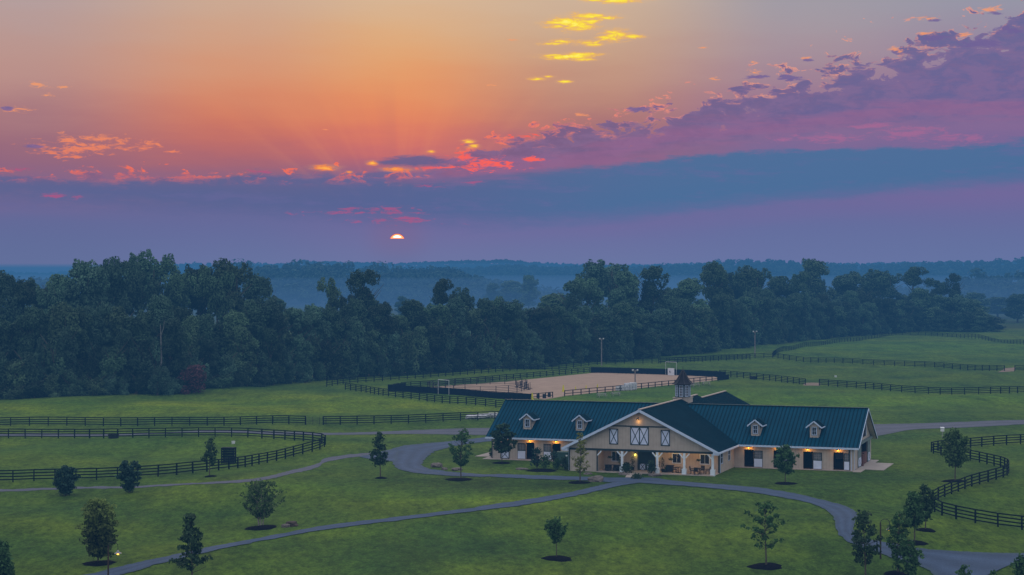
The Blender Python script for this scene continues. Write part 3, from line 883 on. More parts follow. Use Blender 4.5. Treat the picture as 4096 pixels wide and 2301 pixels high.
bpatch('pavement', [(25.2, -1.3), (26.2, -1.3), (26.25, 2.2), (28.65, 2.0), (28.7, 11.0), (26.2, 11.2), (26.2, 14.9), (25.2, 14.9)], 'concrete', .07, 'pale concrete apron outside the open gable end')
bpatch('pavement', [(9.75, -.45), (25.2, -.45), (25.2, -.02), (9.75, -.02)], 'concrete', .06, 'narrow concrete strip under the right stall doors')
bpatch('pavement', [(-25.2, -1.0), (-9.7, -1.0), (-9.7, -.02), (-24.2, -.02), (-24.2, 2.0), (-24.25, 9.3), (-27.4, 9.3), (-27.4, 2.0), (-25.4, 2.2)], 'concrete', .06, 'concrete strip and apron at the left stall doors')
bpatch('pavement', [(-1.55, -11.95), (.35, -11.95), (1.35, -17.0), (-.45, -17.1)], 'concrete', .085, 'pale concrete walk from the porch down to the drive')


# ------------------------------------------------------------------ barn
barn = thing('horse_barn', 'long tan horse barn with teal metal roof, front porch and pointed cupola', 'barn', (BX, BD, 0), -YAW)
W, ZR, ZE_, OV = 15.22, 7.56, 3.0, .53
UL, UR, HCW, PF, CZ, VB = -24.2, 25.1, 9.5, -11.5, 8.1, -8.6
CE, OE, VEND = 10.25, .76, 18.8
PITCH_C = (CZ - ZE_) / CE


def wall_cells(mb, a0, a1, z0, z1, openings, place):
    us = sorted({a0, a1, *[o[0] for o in openings], *[o[1] for o in openings]})
    zs = sorted({z0, z1, *[o[2] for o in openings], *[o[3] for o in openings]})
    for i in range(len(us) - 1):
        for j in range(len(zs) - 1):
            cu, cz = (us[i] + us[i + 1]) / 2, (zs[j] + zs[j + 1]) / 2
            if any(o[0] < cu < o[1] and o[2] < cz < o[3] for o in openings): continue
            place(mb, us[i], us[i + 1], zs[j], zs[j + 1])


Lopen = [(-22.9, -21.7, .08, 2.35), (-19.25, -18.07, .08, 2.36), (-15.56, -14.32, .08, 2.33)]
Ropen = [(10.85, 12.12, .08, 2.35), (14.72, 15.96, .08, 2.35), (18.6, 19.88, .08, 2.35), (22.5, 23.84, .08, 2.36)]
mb = MB()
fy = lambda v0, v1: (lambda m, a, b, c, d: m.box(a, b, v0, v1, c, d))
wall_cells(mb, UL, -HCW, 0, 3.22, Lopen, fy(0, .15))
wall_cells(mb, HCW, UR, 0, 3.22, Ropen, fy(0, .15))
mb.box(UL, UR, W - .15, W, 0, 3.2)
# front block: gable, closed left bay, porch back wall
mb.box(-HCW, -5.72, PF, PF + .15, 0, 2.74)
wall_cells(mb, -5.72, HCW, .1, 2.9, [(-1.08, 1.04, .1, 2.5), (-4.6, -3.6, 1.2, 2.34), (3.45, 4.5, 1.2, 2.35), (7.08, 8.18, 1.2, 2.34)], fy(VB, VB + .15))
gz = CZ - .14
mb.prism([(-HCW, PF, 3.0), (HCW, PF, 3.0), (HCW, PF, gz - PITCH_C * HCW), (0, PF, gz), (-HCW, PF, gz - PITCH_C * HCW)], (0, .15, 0))
mb.obj('wall', 'tan_siding', barn)
mb = MB()
MB().box(-HCW, -HCW + .15, PF + .15, 0, 0, 3.2).obj('side_wall', 'tan_siding_side', barn)
wall_cells(mb, VB + .15, -.0, 0, 3.2, [(-7.85, -6.75, 1.2, 2.62), (-3.55, -2.45, 1.2, 2.6)], lambda m, a, b, c, d: m.box(HCW - .15, HCW, a, b, c, d))
mb.obj('side_wall', 'tan_siding_side', barn)
MB().box(-5.72 - .15, -5.72, PF + .15, VB, .1, 2.9).obj('porch_side_wall', 'tan_siding_side', barn)
for s in (-8, 8):
    MB().box(s - .08, s + .08, W + .01, 36.8, 0, 3.1).obj('rear_wall', 'tan_siding_side', barn)
# gable ends of the wings
for u, ops in ((UL, []), (UR - .15, [(5.6, 11.8, .02, 2.95)])):
    mb = MB()
    wall_cells(mb, .15, W - .15, 0, 3.1, ops, lambda m, a, b, c, d: m.box(u, u + .15, a, b, c, d))
    mb.prism([(u, .15, 3.1), (u, W - .15, 3.1), (u, W / 2, ZR - .2)], (.15, 0, 0))
    mb.obj('gable_wall', 'tan_siding_side', barn)
mb = MB()
mb.prism([(-8, 36.6, 0), (8, 36.6, 0), (8, 36.6, 3.1), (0, 36.6, 7.2), (-8, 36.6, 3.1)], (0, .15, 0))
mb.obj('rear_gable_wall', 'tan_siding_side', barn)
mb = MB()
mb.box(UL + .2, -HCW, 3.9, 4.0, 0, 3.0); mb.box(HCW, UR - 3.0, 3.9, 4.0, 0, 3.0)
for u in (-20.7, -17.2, -13.2, 13.6, 17.5, 21.6): mb.box(u, u + .1, .2, 3.9, 0, 3.0)
mb.box(UR - 9.0, UR - 8.9, 4.0, W - .2, 0, 3.0)
mb.box(-1.7, 1.7, VB + 2.2, VB + 2.3, 0, 2.8)
mb.box(UL + .15, UR - .15, .15, W - .15, -.02, .03)
mb.obj('stall_partition', 'stall_wood', barn)


def roof_slab(mb, a0, a1, p_eave, p_ridge, axis, th=.12, ribs=.5, rh=.05):
    """sloping slab with standing seams; axis 0: runs along u, 1: runs along v"""
    def P(a, q, dz=0):
        return (a, q[0], q[1] + dz) if axis == 0 else (q[0], a, q[1] + dz)
    mb.prism([P(a0, p_eave), P(a1, p_eave), P(a1, p_ridge), P(a0, p_ridge)], (0, 0, -th))
    k0 = math.ceil((a0 + .05) / ribs); n = int((a1 - .15) / ribs) - k0
    sl = (p_ridge[1] - p_eave[1]) / (p_ridge[0] - p_eave[0])
    up = Vector((0, -sl, 1)) if axis == 0 else Vector((-sl, 0, 1))
    for i in range(n + 1):
        a = (k0 + i) * ribs + ribs * .125
        mb.bar(P(a, p_eave, rh * .45), P(a, p_ridge, rh * .45), .07, rh, up)


mb = MB()
roof_slab(mb, UL - OE, UR + OE, (-OV, ZE_), (W / 2, ZR), 0)
roof_slab(mb, UL - OE, UR + OE, (W + OV, ZE_), (W / 2, ZR), 0)
mb.obj('wing_roof', 'roof_teal', barn)
mb = MB()
roof_slab(mb, PF - OE, VEND, (-CE, ZE_), (0, CZ), 1, ribs=.42)
roof_slab(mb, PF - OE, VEND, (CE, ZE_), (0, CZ), 1, ribs=.42)
mb.obj('center_roof', 'roof_teal_side', barn)
mb = MB()
roof_slab(mb, VEND + .01, 37.2, (-8.6, 3.1), (0, 7.5), 1, ribs=.42)
roof_slab(mb, VEND + .01, 37.2, (8.6, 3.1), (0, 7.5), 1, ribs=.42)
mb.obj('rear_roof', 'roof_teal_side', barn)
mb = MB()
mb.bar((UL - OE, W / 2, ZR + .05), (-1.2, W / 2, ZR + .05), .4, .08); mb.bar((1.2, W / 2, ZR + .05), (UR + OE, W / 2, ZR + .05), .4, .08)
mb.obj('ridge_cap', 'roof_ridge', barn)
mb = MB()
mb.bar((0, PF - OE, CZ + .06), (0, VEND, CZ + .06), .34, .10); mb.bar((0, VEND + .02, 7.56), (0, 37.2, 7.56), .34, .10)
mb.obj('ridge_cap', 'ridge_lit', barn)
# white fascia, gutters, rakes
mb = MB()
mb.box(UL - OE, -CE + .3, -OV - .09, -OV - .003, ZE_ - .22, ZE_ + .01)
mb.box(CE - .3, UR + OE, -OV - .09, -OV - .003, ZE_ - .22, ZE_ + .01)
for s in (-1, 1):
    mb.box(s * CE + (.003 if s > 0 else -.09), s * CE + (.09 if s > 0 else -.003), PF - OE, -OV - .1, ZE_ - .22, ZE_ + .01)
    mb.bar((s * (CE + .05), PF - OE - .045, ZE_ - .13), (0, PF - OE - .045, CZ - .115), .08, .30)
    mb.bar((UR + OE + .045, W / 2 - s * (W / 2 + OV), ZE_ - .08), (UR + OE + .045, W / 2, ZR - .08), .06, .16)
    # boxed eave returns of the front gable
    a, b = sorted((s * 9.52, s * (CE + .0)))
    mb.prism([(a, PF - OE, ZE_ - .36), (b, PF - OE, ZE_ - .36), (b, PF - OE, ZE_ - .13), (a, PF - OE, ZE_ - .13 + (.32 if s > 0 else 0))] if s > 0 else
             [(a, PF - OE, ZE_ - .36), (b, PF - OE, ZE_ - .36), (b, PF - OE, ZE_ - .13 + .32), (a, PF - OE, ZE_ - .13)], (0, OE - .02, 0))
mb.obj('fascia', 'white_trim', barn)
MB().box(UL, -HCW, -OV, -.003, ZE_ - .2, ZE_ - .16).obj('soffit', 'soffit', barn)
MB().box(HCW, UR + OE - .1, -OV, -.003, ZE_ - .2, ZE_ - .16).obj('soffit', 'soffit', barn)
MB().box(-5.7, HCW, PF + .16, VB - .003, 2.9, 2.95).obj('porch_ceiling', 'soffit', barn)
MB().prism([(UR + .02, W + OV, 2.83), (UR + OE - .1, W + OV, 2.83), (UR + OE - .1, W / 2, ZR - .17), (UR + .02, W / 2, ZR - .17)], (0, 0, -.03)).obj('soffit', 'soffit', barn)
# dark beams and corner trim
MB().box(-HCW - .03, HCW + .03, PF - .05, PF + .2, 2.74, 2.98).obj('porch_beam', 'dark_trim', barn)
MB().bar((-4.0, PF - .03, 5.95), (4.0, PF - .03, 5.95), .05, .16).obj('gable_band', 'dark_trim', barn)
for bx_ in ((-HCW - .05, -HCW + .10, PF - .05, PF - .003, .05, 2.74), (-5.84, -5.68, PF - .05, PF - .003, .05, 2.74), (HCW + .003, HCW + .05, VB, VB + .16, .05, 2.75),
            (HCW - .14, HCW + .05, VB - .05, VB - .003, .1, 2.75), (UR - .62, UR - .46, -.05, -.003, .05, 2.8), (UL - .03, UL + .1, -.05, -.003, .05, 2.8)):
    MB().box(*bx_).obj('corner_trim', 'dark_trim', barn)
mb = MB()
mb.box(UR - .40, UR + .02, -.04, -.003, .05, 2.75)
mb.obj('corner_board', 'tan_plain', barn)
mb = MB(); mb.box(-5.72, HCW, PF - .5, VB, -.1, .1)
mb.obj('porch_floor', 'concrete', barn, .0)


def win(parent, name, x0, x1, z0, z1, y, gx=2, gz=3, fr=.09, m='white_trim', gl='glass', rail=.035, depth=.05):
    """window facing -y: frame with glazing bars, glass as its own pane"""
    mb = MB()
    mb.box(x0 - fr, x1 + fr, y - depth, y - .003, z0 - fr, z0); mb.box(x0 - fr, x1 + fr, y - depth, y - .003, z1, z1 + fr)
    mb.box(x0 - fr, x0, y - depth, y - .003, z0, z1); mb.box(x1, x1 + fr, y - depth, y - .003, z0, z1)
    for i in range(1, gx):
        c = x0 + (x1 - x0) * i / gx; mb.box(c - rail / 2, c + rail / 2, y - .03, y - .004, z0, z1)
    for j in range(1, gz):
        c = z0 + (z1 - z0) * j / gz; mb.box(x0, x1, y - .0285, y - .0045, c - rail / 2, c + rail / 2)
    w_ = mb.obj(name, m, parent)
    g = MB(); g.box(x0, x1, y - .003, y + .06, z0, z1)
    g.obj('pane', gl, w_)
    return w_


def stall_door(x0, x1, y=-.02, z0=.1, z1=2.26):
    zs = 1.2
    mb = MB(); f = .10; y0, y1 = y - .07, y - .003
    mb.box(x0, x0 + f, y0, y1, zs, z1); mb.box(x1 - f, x1, y0, y1, zs, z1)
    mb.box(x0 + f, x1 - f, y0, y1, z1 - f, z1); mb.box(x0 + f, x1 - f, y0, y1, zs, zs + f)
    mb.box(x0, x0 + .04, y0, y1, z0, zs); mb.box(x1 - .04, x1, y0, y1, z0, zs); mb.box(x0 + .04, x1 - .04, y0, y1, z0, z0 + .04)
    d = mb.obj('stall_door', 'dark_trim', barn)
    g = MB(); g.box(x0 + .04, x1 - .04, y0 - .006, y1, z0 + .04, zs - .01); g.obj('lower_panel', 'white_panel', d)
    w_ = MB(); a0, a1, b0, b1 = x0 + f, x1 - f, zs + f, z1 - f
    for i in (1, 2): c = a0 + (a1 - a0) * i / 3; w_.box(c - .02, c + .02, y0, y0 + .03, b0, b1)
    for j in (1, 2): c = b0 + (b1 - b0) * j / 3; w_.box(a0, a1, y0 + .001, y0 + .029, c - .02, c + .02)
    w_.obj('window_bars', 'metal_grey', d)
    p = MB(); p.box(a0, a1, y0 + .032, y1, b0, b1); p.obj('pane', 'stall_glass', d)


for a, b in ((-20.46, -19.3), (-16.73, -15.6), (12.16, 13.3), (16.0, 17.12), (19.92, 21.05), (23.88, 24.6)):
    stall_door(a, b)


def xpanel(parent, name, x0, x1, z0, z1, y, nleaf=1, fr=.10, m='white_panel'):
    mb = MB(); y0 = y - .06
    w_ = (x1 - x0) / nleaf
    mb.box(x0 - fr, x1 + fr, y0, y - .003, z0 - fr, z0); mb.box(x0 - fr, x1 + fr, y0, y - .003, z1, z1 + fr)
    mb.box(x0 - fr, x0, y0, y - .003, z0, z1); mb.box(x1, x1 + fr, y0, y - .003, z0, z1)
    for i in range(nleaf):
        a, b = x0 + w_ * i, x0 + w_ * (i + 1)
        if i: mb.box(a - fr * .6, a + fr * .6, y0, y - .003, z0, z1)
        mb.bar((a, y - .040, z0), (b, y - .040, z1), .03, .075, (0, -1, 0)) if False else mb.prism([(a, y - .05, z0), (a + .09, y - .05, z0), (b, y - .05, z1), (b - .09, y - .05, z1)], (0, .03, 0))
        mb.prism([(b - .09, y - .052, z0), (b, y - .052, z0), (a + .09, y - .052, z1), (a, y - .052, z1)], (0, .03, 0))
    d = mb.obj(name, 'dark_trim', parent)
    g = MB(); g.box(x0, x1, y - .018, y - .002, z0, z1); g.obj('panel', m, d)
    return d


xpanel(barn, 'shutter', -4.05, -3.07, 3.68, 5.48, PF)
xpanel(barn, 'loft_door', -1.28, .96, 3.68, 5.78, PF, 2)
xpanel(barn, 'shutter', 2.72, 3.72, 3.68, 5.48, PF)
xpanel(barn, 'half_door', -22.85, -21.75, .15, 1.2, -.0)

# porch
for u in (-2.43, 2.18, 5.68, 9.33):
    mb = MB(); mb.box(u - .14, u + .14, PF - .16, PF + .12, .75, 2.74)
    mb.box(u - .27, u + .27, PF - .29, PF + .25, -.05, .72); mb.box(u - .30, u + .30, PF - .32, PF + .28, .72, .78)
    p = mb.obj('porch_post', 'post_white', barn)
    for s in (-1, 1):
        if u > 9 and s > 0: continue
        b = MB(); b.bar((u + s * .14, PF - .02, 2.12), (u + s * .66, PF - .02, 2.70), .14, .14, (0, 1, 0)); b.obj('bracket', 'post_white', p)
b = MB(); b.bar((-5.70, PF - .02, 2.12), (-5.20, PF - .02, 2.70), .14, .14, (0, 1, 0)); b.obj('bracket', 'post_white', barn)
for x0, x1 in ((-4.6, -3.6), (3.45, 4.5), (7.08, 8.18)):
    win(barn, 'window', x0, x1, 1.2, 2.34, VB, 2, 1)
mb = MB()
mb.box(-1.20, -1.08, VB - .06, VB - .003, .1, 2.6); mb.box(1.04, 1.16, VB - .06, VB - .003, .1, 2.6); mb.box(-1.20, 1.16, VB - .06, VB - .003, 2.5, 2.6)
mb.box(-1.08, 1.04, VB + .05, VB + .10, .1, 2.5)
fd = mb.obj('front_door', 'dark_trim', barn)
for x0, x1 in ((-.9, -.2), (.04, .74)):
    xpanel(fd, 'lower_panel', x0, x1, .16, .92, VB + .04, 1, .05)
for nm, v0, v1 in (('side_window', -7.85, -6.75), ('side_window', -3.55, -2.45)):
    mb = MB(); f = .08; X = HCW
    mb.box(X + .003, X + .05, v0 - f, v1 + f, 1.2 - f, 1.2); mb.box(X + .003, X + .05, v0 - f, v1 + f, 2.6, 2.6 + f)
    mb.box(X + .003, X + .05, v0 - f, v0, 1.2, 2.6); mb.box(X + .003, X + .05, v1, v1 + f, 1.2, 2.6); mb.box(X - .02, X + .03, v0, v1, 1.88, 1.93)
    w_ = mb.obj(nm, 'white_trim', barn)
    g = MB(); g.box(X - .08, X - .03, v0, v1, 1.2, 2.6); g.obj('pane', 'glass', w_)

# right gable end
X = UR
for a0, b0, a, b in ((3.3, 5.9, 3.45, 5.8), (11.6, 13.8, 11.75, 13.65)):
    sd = MB().box(X + .02, X + .10, a0, b0, .1, 2.95).obj('sliding_door', 'grey_green_door', barn)
    g = MB()
    g.prism([(X + .105, a, .2), (X + .105, b, .2), (X + .105, b, 1.3), (X + .105, a, 1.3)], (.01, 0, 0)); pn = g.obj('lower_panel', 'white_panel', sd)
    g = MB()
    g.prism([(X + .118, a, .2), (X + .118, a + .2, .2), (X + .118, b, 1.3), (X + .118, b - .2, 1.3)], (.01, 0, 0))
    g.prism([(X + .119, b - .2, .2), (X + .119, b, .2), (X + .119, a + .2, 1.3), (X + .119, a, 1.3)], (.011, 0, 0))
    g.obj('cross_brace', 'dark_trim', sd)
mb = MB(); mb.box(X + .003, X + .35, 3.0, 14.6, 3.05, 3.35); mb.obj('door_track_cover', 'grey_green_door', barn)
mb = MB(); mb.prism([(X + .004, 7.0, 3.7), (X + .004, 10.4, 3.7), (X + .004, 10.2, 5.5), (X + .004, 8.6, 6.2), (X + .004, 7.0, 5.6)], (.03, 0, 0)); ld = mb.obj('loft_shade_panel', 'dark_void', barn)  # solid dark panel, painted as the shade inside the open loft
MB().box(X + .035, X + .09, 10.25, 10.5, 3.7, 5.5).obj('side_frame', 'white_trim', ld); MB().box(X + .035, X + .09, 6.9, 7.1, 3.7, 5.5).obj('side_frame', 'white_trim', ld)
MB().box(X + .02, X + .35, 5.95, 6.5, .07, 1.6).obj('brick_pier', 'brick', barn, .01); MB().box(X - .5, X + .0, 9.2, 11.6, .05, 1.5).obj('brick_pier', 'brick', barn, .01)
for bx_ in ((X + .1, X + .16, .1, .18, .1, 2.8), (-9.66, -9.58, PF + .2, PF + .28, .05, 2.8), (HCW + .02, HCW + .10, VB + .3, VB + .38, .05, 2.8), (UR - .3, UR - .22, -.12, -.05, .06, 2.75)):
    MB().box(*bx_).obj('downpipe', 'white_trim', barn)

# dormers
for u in (-19.53, -12.02, 12.06, 19.81):
    vf, hw = 1.33, .62
    zr = lambda v: ZE_ + (v + OV) * (ZR - ZE_) / (W / 2 + OV)
    mb = MB()
    vb = vf + 2.4
    mb.prism([(u - hw, vf, 3.98), (u + hw, vf, 3.98), (u + hw, vf, 5.5), (u, vf, 6.0), (u - hw, vf, 5.5)], (0, .1, 0))
    for s in (-1, 1):
        x0, x1 = sorted((u + s * hw, u + s * (hw - .08)))
        mb.prism([(x0, vf + .1, zr(vf + .1) - .1), (x0, vb + .4, zr(vb + .4) - .1), (x0, vb + .4, 5.45), (x0, vf + .1, 5.45)], (x1 - x0, 0, 0))
    d = mb.obj('dormer', 'tan_plain', barn)
    r = MB(); ve = vf - .32; vr = vf + 3.6
    for s in (-1, 1):
        r.prism([(u + s * 1.0, ve, 5.38), (u, ve, 6.17), (u, vr, 6.17), (u + s * 1.0, vr - 1.2, 5.38)], (0, 0, -.08))
        for k in range(7):
            t = ve + .02 + k * .4
            r.bar((u + s * 1.0, t, 5.41), (u, t, 6.20), .05, .05)
    r.obj('dormer_roof', 'roof_teal_side', d)
    r = MB()
    for s in (-1, 1):
        r.bar((u + s * 1.03, ve - .03, 5.33), (u, ve - .03, 6.15), .05, .16)
        a, b = sorted((u + s * 1.0, u + s * 1.06)); r.box(a, b, ve, vr - 1.3, 5.26, 5.40)
    r.obj('bargeboard', 'white_trim', d)
    win(d, 'window', u - .25, u + .25, 4.42, 5.36, vf, 2, 2, .09)
    t = MB()
    for s in (-1, 1): a, b = sorted((u + s * .34, u + s * .39)); t.box(a, b, vf - .02, vf - .003, 4.33, 5.45); a, b = sorted((u + s * hw, u + s * (hw - .05))); t.box(a + .001 * s, b + .001 * s, vf - .02, vf - .003, 4.0, 5.4)
    t.box(u - .34, u + .34, vf - .02, vf - .003, 4.27, 4.33)
    t.obj('corner_trim', 'dark_trim', d)

# cupola
cv_ = 10.6
cb = MB(); cb.box(-1.12, 1.12, cv_ - 1.12, cv_ + 1.12, 7.2, 8.22); cb.box(-1.2, 1.2, cv_ - 1.2, cv_ + 1.2, 8.22, 8.28)
cup = cb.obj('cupola', 'tan_plain', barn)
ln = MB(); ln.lathe([(1.12, 8.28), (1.16, 8.36), (1.06, 8.37), (1.06, 10.02), (1.18, 10.04), (1.18, 10.12)], 8, (0, cv_, 0), math.pi / 8)
ln.obj('lantern', 'dark_trim', cup)
for k in range(8):
    a = k * math.pi / 4
    Rr = 1.06 * math.cos(math.pi / 8)
    fm, gm_ = MB(), MB()
    M = Matrix.Translation((0, cv_, 0)) @ Matrix.Rotation(a, 4, 'Z') @ Matrix.Translation((0, -Rr, 0))
    w2 = .28
    fm.box(-w2, w2, -.05, -.004, 8.42, 8.49); fm.box(-w2, w2, -.05, -.004, 9.9, 9.97); fm.box(-w2, -w2 + .06, -.05, -.004, 8.49, 9.9); fm.box(w2 - .06, w2, -.05, -.004, 8.49, 9.9)
    fm.box(-.015, .015, -.04, -.004, 8.49, 9.9)
    for j in range(1, 4): z = 8.49 + 1.41 * j / 4; fm.box(-w2 + .06, w2 - .06, -.039, -.005, z - .015, z + .015)
    gm_.box(-w2 + .06, w2 - .06, -.012, -.002, 8.49, 9.9)
    for q in (fm, gm_): q.v = [tuple(M @ Vector(v)) for v in q.v]
    wv = fm.obj('cupola_window', 'white_trim', cup); gm_.obj('pane', 'glass_pale', wv)
cr_, cl_ = MB(), MB()
prof = [(1.5, 10.10), (1.22, 10.28), (.92, 10.62), (.62, 11.1), (.34, 11.62), (.06, 12.05)]
cr_.lathe(prof, 8, (0, cv_, 0), math.pi / 8); cro = cr_.obj('cupola_roof', 'copper_dark', cup)
for k in range(8):
    a = k * math.pi / 4 + math.pi / 8
    cl_.tube([(r * math.cos(a) * 1.005, cv_ + r * math.sin(a) * 1.005, z + .02) for r, z in prof], .035, 5)
cl_.obj('hip_seam', 'copper_light', cro)
fi = MB(); fi.tube([(0, cv_, 12.0), (0, cv_, 12.5)], .03, 6); fi.obj('finial', 'copper_dark', cup)


def lamp_light(name, parent, loc, energy, color, r=.05):
    l = bpy.data.lights.new(name, 'POINT'); l.energy = energy; l.color = color; l.shadow_soft_size = r
    o = bpy.data.objects.new(name, l); COL.objects.link(o); o.parent = parent; o.location = loc
    return o


for u in (-22.3, -18.66, -14.94, 11.48, 15.34, 19.24, 23.17):
    mb = MB(); mb.lathe([(.05, .16), (.10, .14), (.20, .03), (.21, 0), (.03, .01)], 10, (u, -.24, 2.66)); mb.tube([(u, -.003, 2.76), (u, -.20, 2.80)], .02, 5)
    w_ = mb.obj('wall_lamp', 'dark_trim', barn)
    bl = MB(); bl.lathe([(.03, -.05), (.07, -.02), (.07, .02), (.03, .05)], 8, (u, -.24, 2.64)); bl.obj('bulb', 'lamp_bulb', w_)
    lamp_light('stall_lamp_light', w_, (u, -.34, 2.56), 26 if u > -22 else 6.0, (1, .38, .015), .07)
mb = MB(); mb.tube([(-.27, PF - .003, 7.05), (-.27, PF - .25, 7.18), (-.27, PF - .42, 7.05)], .025, 6); mb.lathe([(.05, .2), (.10, .17), (.20, .02), (.22, 0), (.03, .01)], 12, (-.27, PF - .42, 6.84))
gl_ = mb.obj('gable_lamp', 'dark_trim', barn)
bl = MB(); bl.lathe([(.03, -.04), (.06, 0), (.03, .04)], 8, (-.27, PF - .42, 6.84)); bl.obj('bulb', 'lamp_bulb', gl_)
lamp_light('gable_lamp_light', gl_, (-.27, PF - .30, 6.55), 10, (1, .50, .12), .05)
for u in (-1.47, 1.36):
    mb = MB(); mb.box(u - .05, u + .05, VB - .14, VB - .003, 2.2, 2.34); mb.lathe([(.10, 0), (.11, .02), (.06, .1)], 8, (u, VB - .16, 2.2))
    w_ = mb.obj('porch_lamp', 'dark_trim', barn)
    bl = MB(); bl.lathe([(.04, -.22), (.09, -.2), (.09, 0), (.04, .01)], 8, (u, VB - .16, 2.19)); bl.obj('globe', 'lamp_yellow', w_)
    lamp_light('porch_lamp_light', w_, (u, VB - .3, 1.95), 5 if u < 0 else 3, (1, .78, .12), .06)
for u, e in ((4.0, 80), (7.6, 60), (-3.6, 12)):
    mb = MB(); mb.lathe([(.12, -.05), (.14, -.02), (.14, 0)], 10, (u, -10.2, 2.9)); w_ = mb.obj('ceiling_lamp', 'lamp_yellow', barn)
    lamp_light('ceiling_lamp_light', w_, (u, -10.2, 2.7), e, (1, .56, .2), .12)


# ------------------------------------------------------------------ fences
def fence(name, label, pts, rails=4, spacing=2.5, ph=1.45, pw=.15, rh=.14, m='fence_black', group=None, smooth=True, hts=None, cat='fence', zoff=0):
    P = resample([G(p).to_2d() if not isinstance(p, Vector) else p.to_2d() for p in pts], spacing, smooth)
    P = [Vector((p.x, p.y, hgt(p.x, p.y))) for p in P]
    o = thing(name, label, cat, P[0], 0, group)
    pm = MB().box(-pw / 2, pw / 2, -pw / 2, pw / 2, -.3, ph).mesh('post', m)
    extra = MB()
    for i, p in enumerate(P):
        if i < 98:
            q = link('post', pm, o, p - P[0])
            d = (P[min(i + 1, len(P) - 1)] - P[max(i - 1, 0)]); q.rotation_euler = (rnd.uniform(-.02, .02), rnd.uniform(-.02, .02), math.atan2(d.y, d.x))
        else:
            c = p - P[0]; extra.box(c.x - pw / 2, c.x + pw / 2, c.y - pw / 2, c.y + pw / 2, c.z - .3, c.z + ph)
    if extra.v: tag(extra.obj('post', m, o), kind='stuff')
    hts = hts or [ph * (k + .85) / rails for k in range(rails)]
    for hh in hts:
        mb = MB()
        for a, b in zip(P, P[1:]):
            a, b = a - P[0], b - P[0]
            d = (b - a).normalized(); sd = Vector((-d.y, d.x, 0)) * (pw / 2 + .022)
            j1, j2 = rnd.uniform(-.02, .02), rnd.uniform(-.02, .02)
            mb.bar(a + sd + Vector((0, 0, hh + j1)), b + sd + Vector((0, 0, hh + j2)), .04, rh)
        mb.obj('rail', m, o)
    return o


oval = [ZC(*p) for p in [(-60, 778), (75, 775), (250, 768), (705, 758), (1065, 740), (1250, 725), (1485, 700), (1693, 677), (1890, 643), (2043, 612), (2147, 583), (2253, 556), (2330, 530), (2352, 508), (2322, 492), (2210, 480), (2045, 468), (1820, 453), (1582, 448), (1253, 450), (925, 455), (562, 458), (180, 457), (-60, 457)]]
fence('board_fence', 'black board fence rounding the left paddock in a narrow oval', oval, 4, 2.5)
fence('board_fence', 'black board fence behind the oval paddock along the gravel road', [ZC(-60, 374), ZC(680, 370), ZC(1358, 366), ZC(2207, 360)], 4, 2.9)
fence('board_fence', 'black board fence ending behind the left wing of the barn', [ZG(-15, 108), ZG(490, 100), ZG(1060, 78), ZG(1400, 66), ZG(1600, 60)], 4, 2.9)
fence('wire_gate', 'thin wire gate between two black fences on the left', [ZC(2212, 360), ZC(2356, 358)], 5, 1.1, 1.25, .05, .03, 'metal_dark', smooth=False, cat='gate')
fence('board_fence', 'black board fence slanting past the left corner of the arena', [ZF(-30, 417), ZF(100, 436), ZF(245, 460), ZF(480, 490), ZF(740, 512), ZF(955, 535), ZF(1010, 541)], 4, 2.9)
fence('board_fence', 'faint dark fence along the foot of the wood behind the arena', [ZF(-150, 398), ZF(0, 378), ZF(480, 342), ZF(1000, 300), ZF(1530, 265), ZF(2000, 248), ZF(2576, 222)], 3, 3.0)
fence('board_fence', 'black serpentine board fence at the right edge of the lawn', [ZD(*p) for p in [(2760, 150), (2576, 163), (2417, 172), (2265, 183), (2105, 197), (1905, 216), (1800, 226), (1775, 238), (1805, 250), (1862, 262), (2000, 290), (2150, 315), (2283, 345), (2380, 368), (2436, 395), (2440, 425), (2405, 450), (2290, 485), (2145, 525), (1988, 583), (1838, 645), (1776, 690), (1790, 735), (1832, 767), (1927, 797), (2050, 825), (2203, 855), (2375, 882), (2562, 905), (2760, 930)]], 4, 2.45)
fence('board_fence', 'black pasture fence running from the arena corner to the gateway', [ZE(330, 560), ZE(400, 568), ZE(690, 596), ZE(962, 628)], 4, 2.9)
fence('board_fence', 'black pasture fence sweeping right from the gateway behind the barn', [ZE(1065, 632), ZE(1200, 642), ZE(1412, 657), ZE(1632, 678), ZE(1877, 694), ZE(2050, 699), ZE(2270, 695), ZE(2650, 684)], 4, 2.9)
fence('board_fence', 'long dark fence across the middle of the far pasture', [ZE(720, 425), ZE(875, 450), ZE(1250, 468), ZE(1600, 487), ZE(2000, 505), ZE(2432, 525)], 4, 3.0)
fence('board_fence', 'short dark fence at the far pasture gateway by the picture edge', [ZE(2508, 526), ZE(2650, 522)], 4, 3.0)
fence('board_fence', 'far dark fence curving round the top pasture under the trees', [ZE(725, 418), ZE(760, 392), ZE(900, 362), ZE(1200, 315), ZE(1500, 280), ZE(1700, 266), ZE(2100, 278), ZE(2650, 335)], 4, 3.2)
fence('board_fence', 'faint fence linking the arena back to the far pasture', [ZE(-120, 466), ZE(0, 462), ZE(400, 440), ZE(720, 427)], 3, 3.0)
fence('arena_fence', 'low three rail fence along the back of the sand arena', [ZF(330, 408), ZF(620, 388), ZF(1000, 355), ZF(1545, 306)], 3, 3.0, 1.3)
fence('arena_fence', 'two rail black fence along the front of the sand arena', [ZF(1382, 460), ZF(1700, 430), ZF(2040, 395), ZF(2370, 360)], 2, 3.0, 1.25, smooth=False)
fence('arena_fence', 'short two rail fence left of the arena entrance', [ZF(1168, 482), ZF(1305, 470)], 2, 2.6, 1.25, smooth=False)


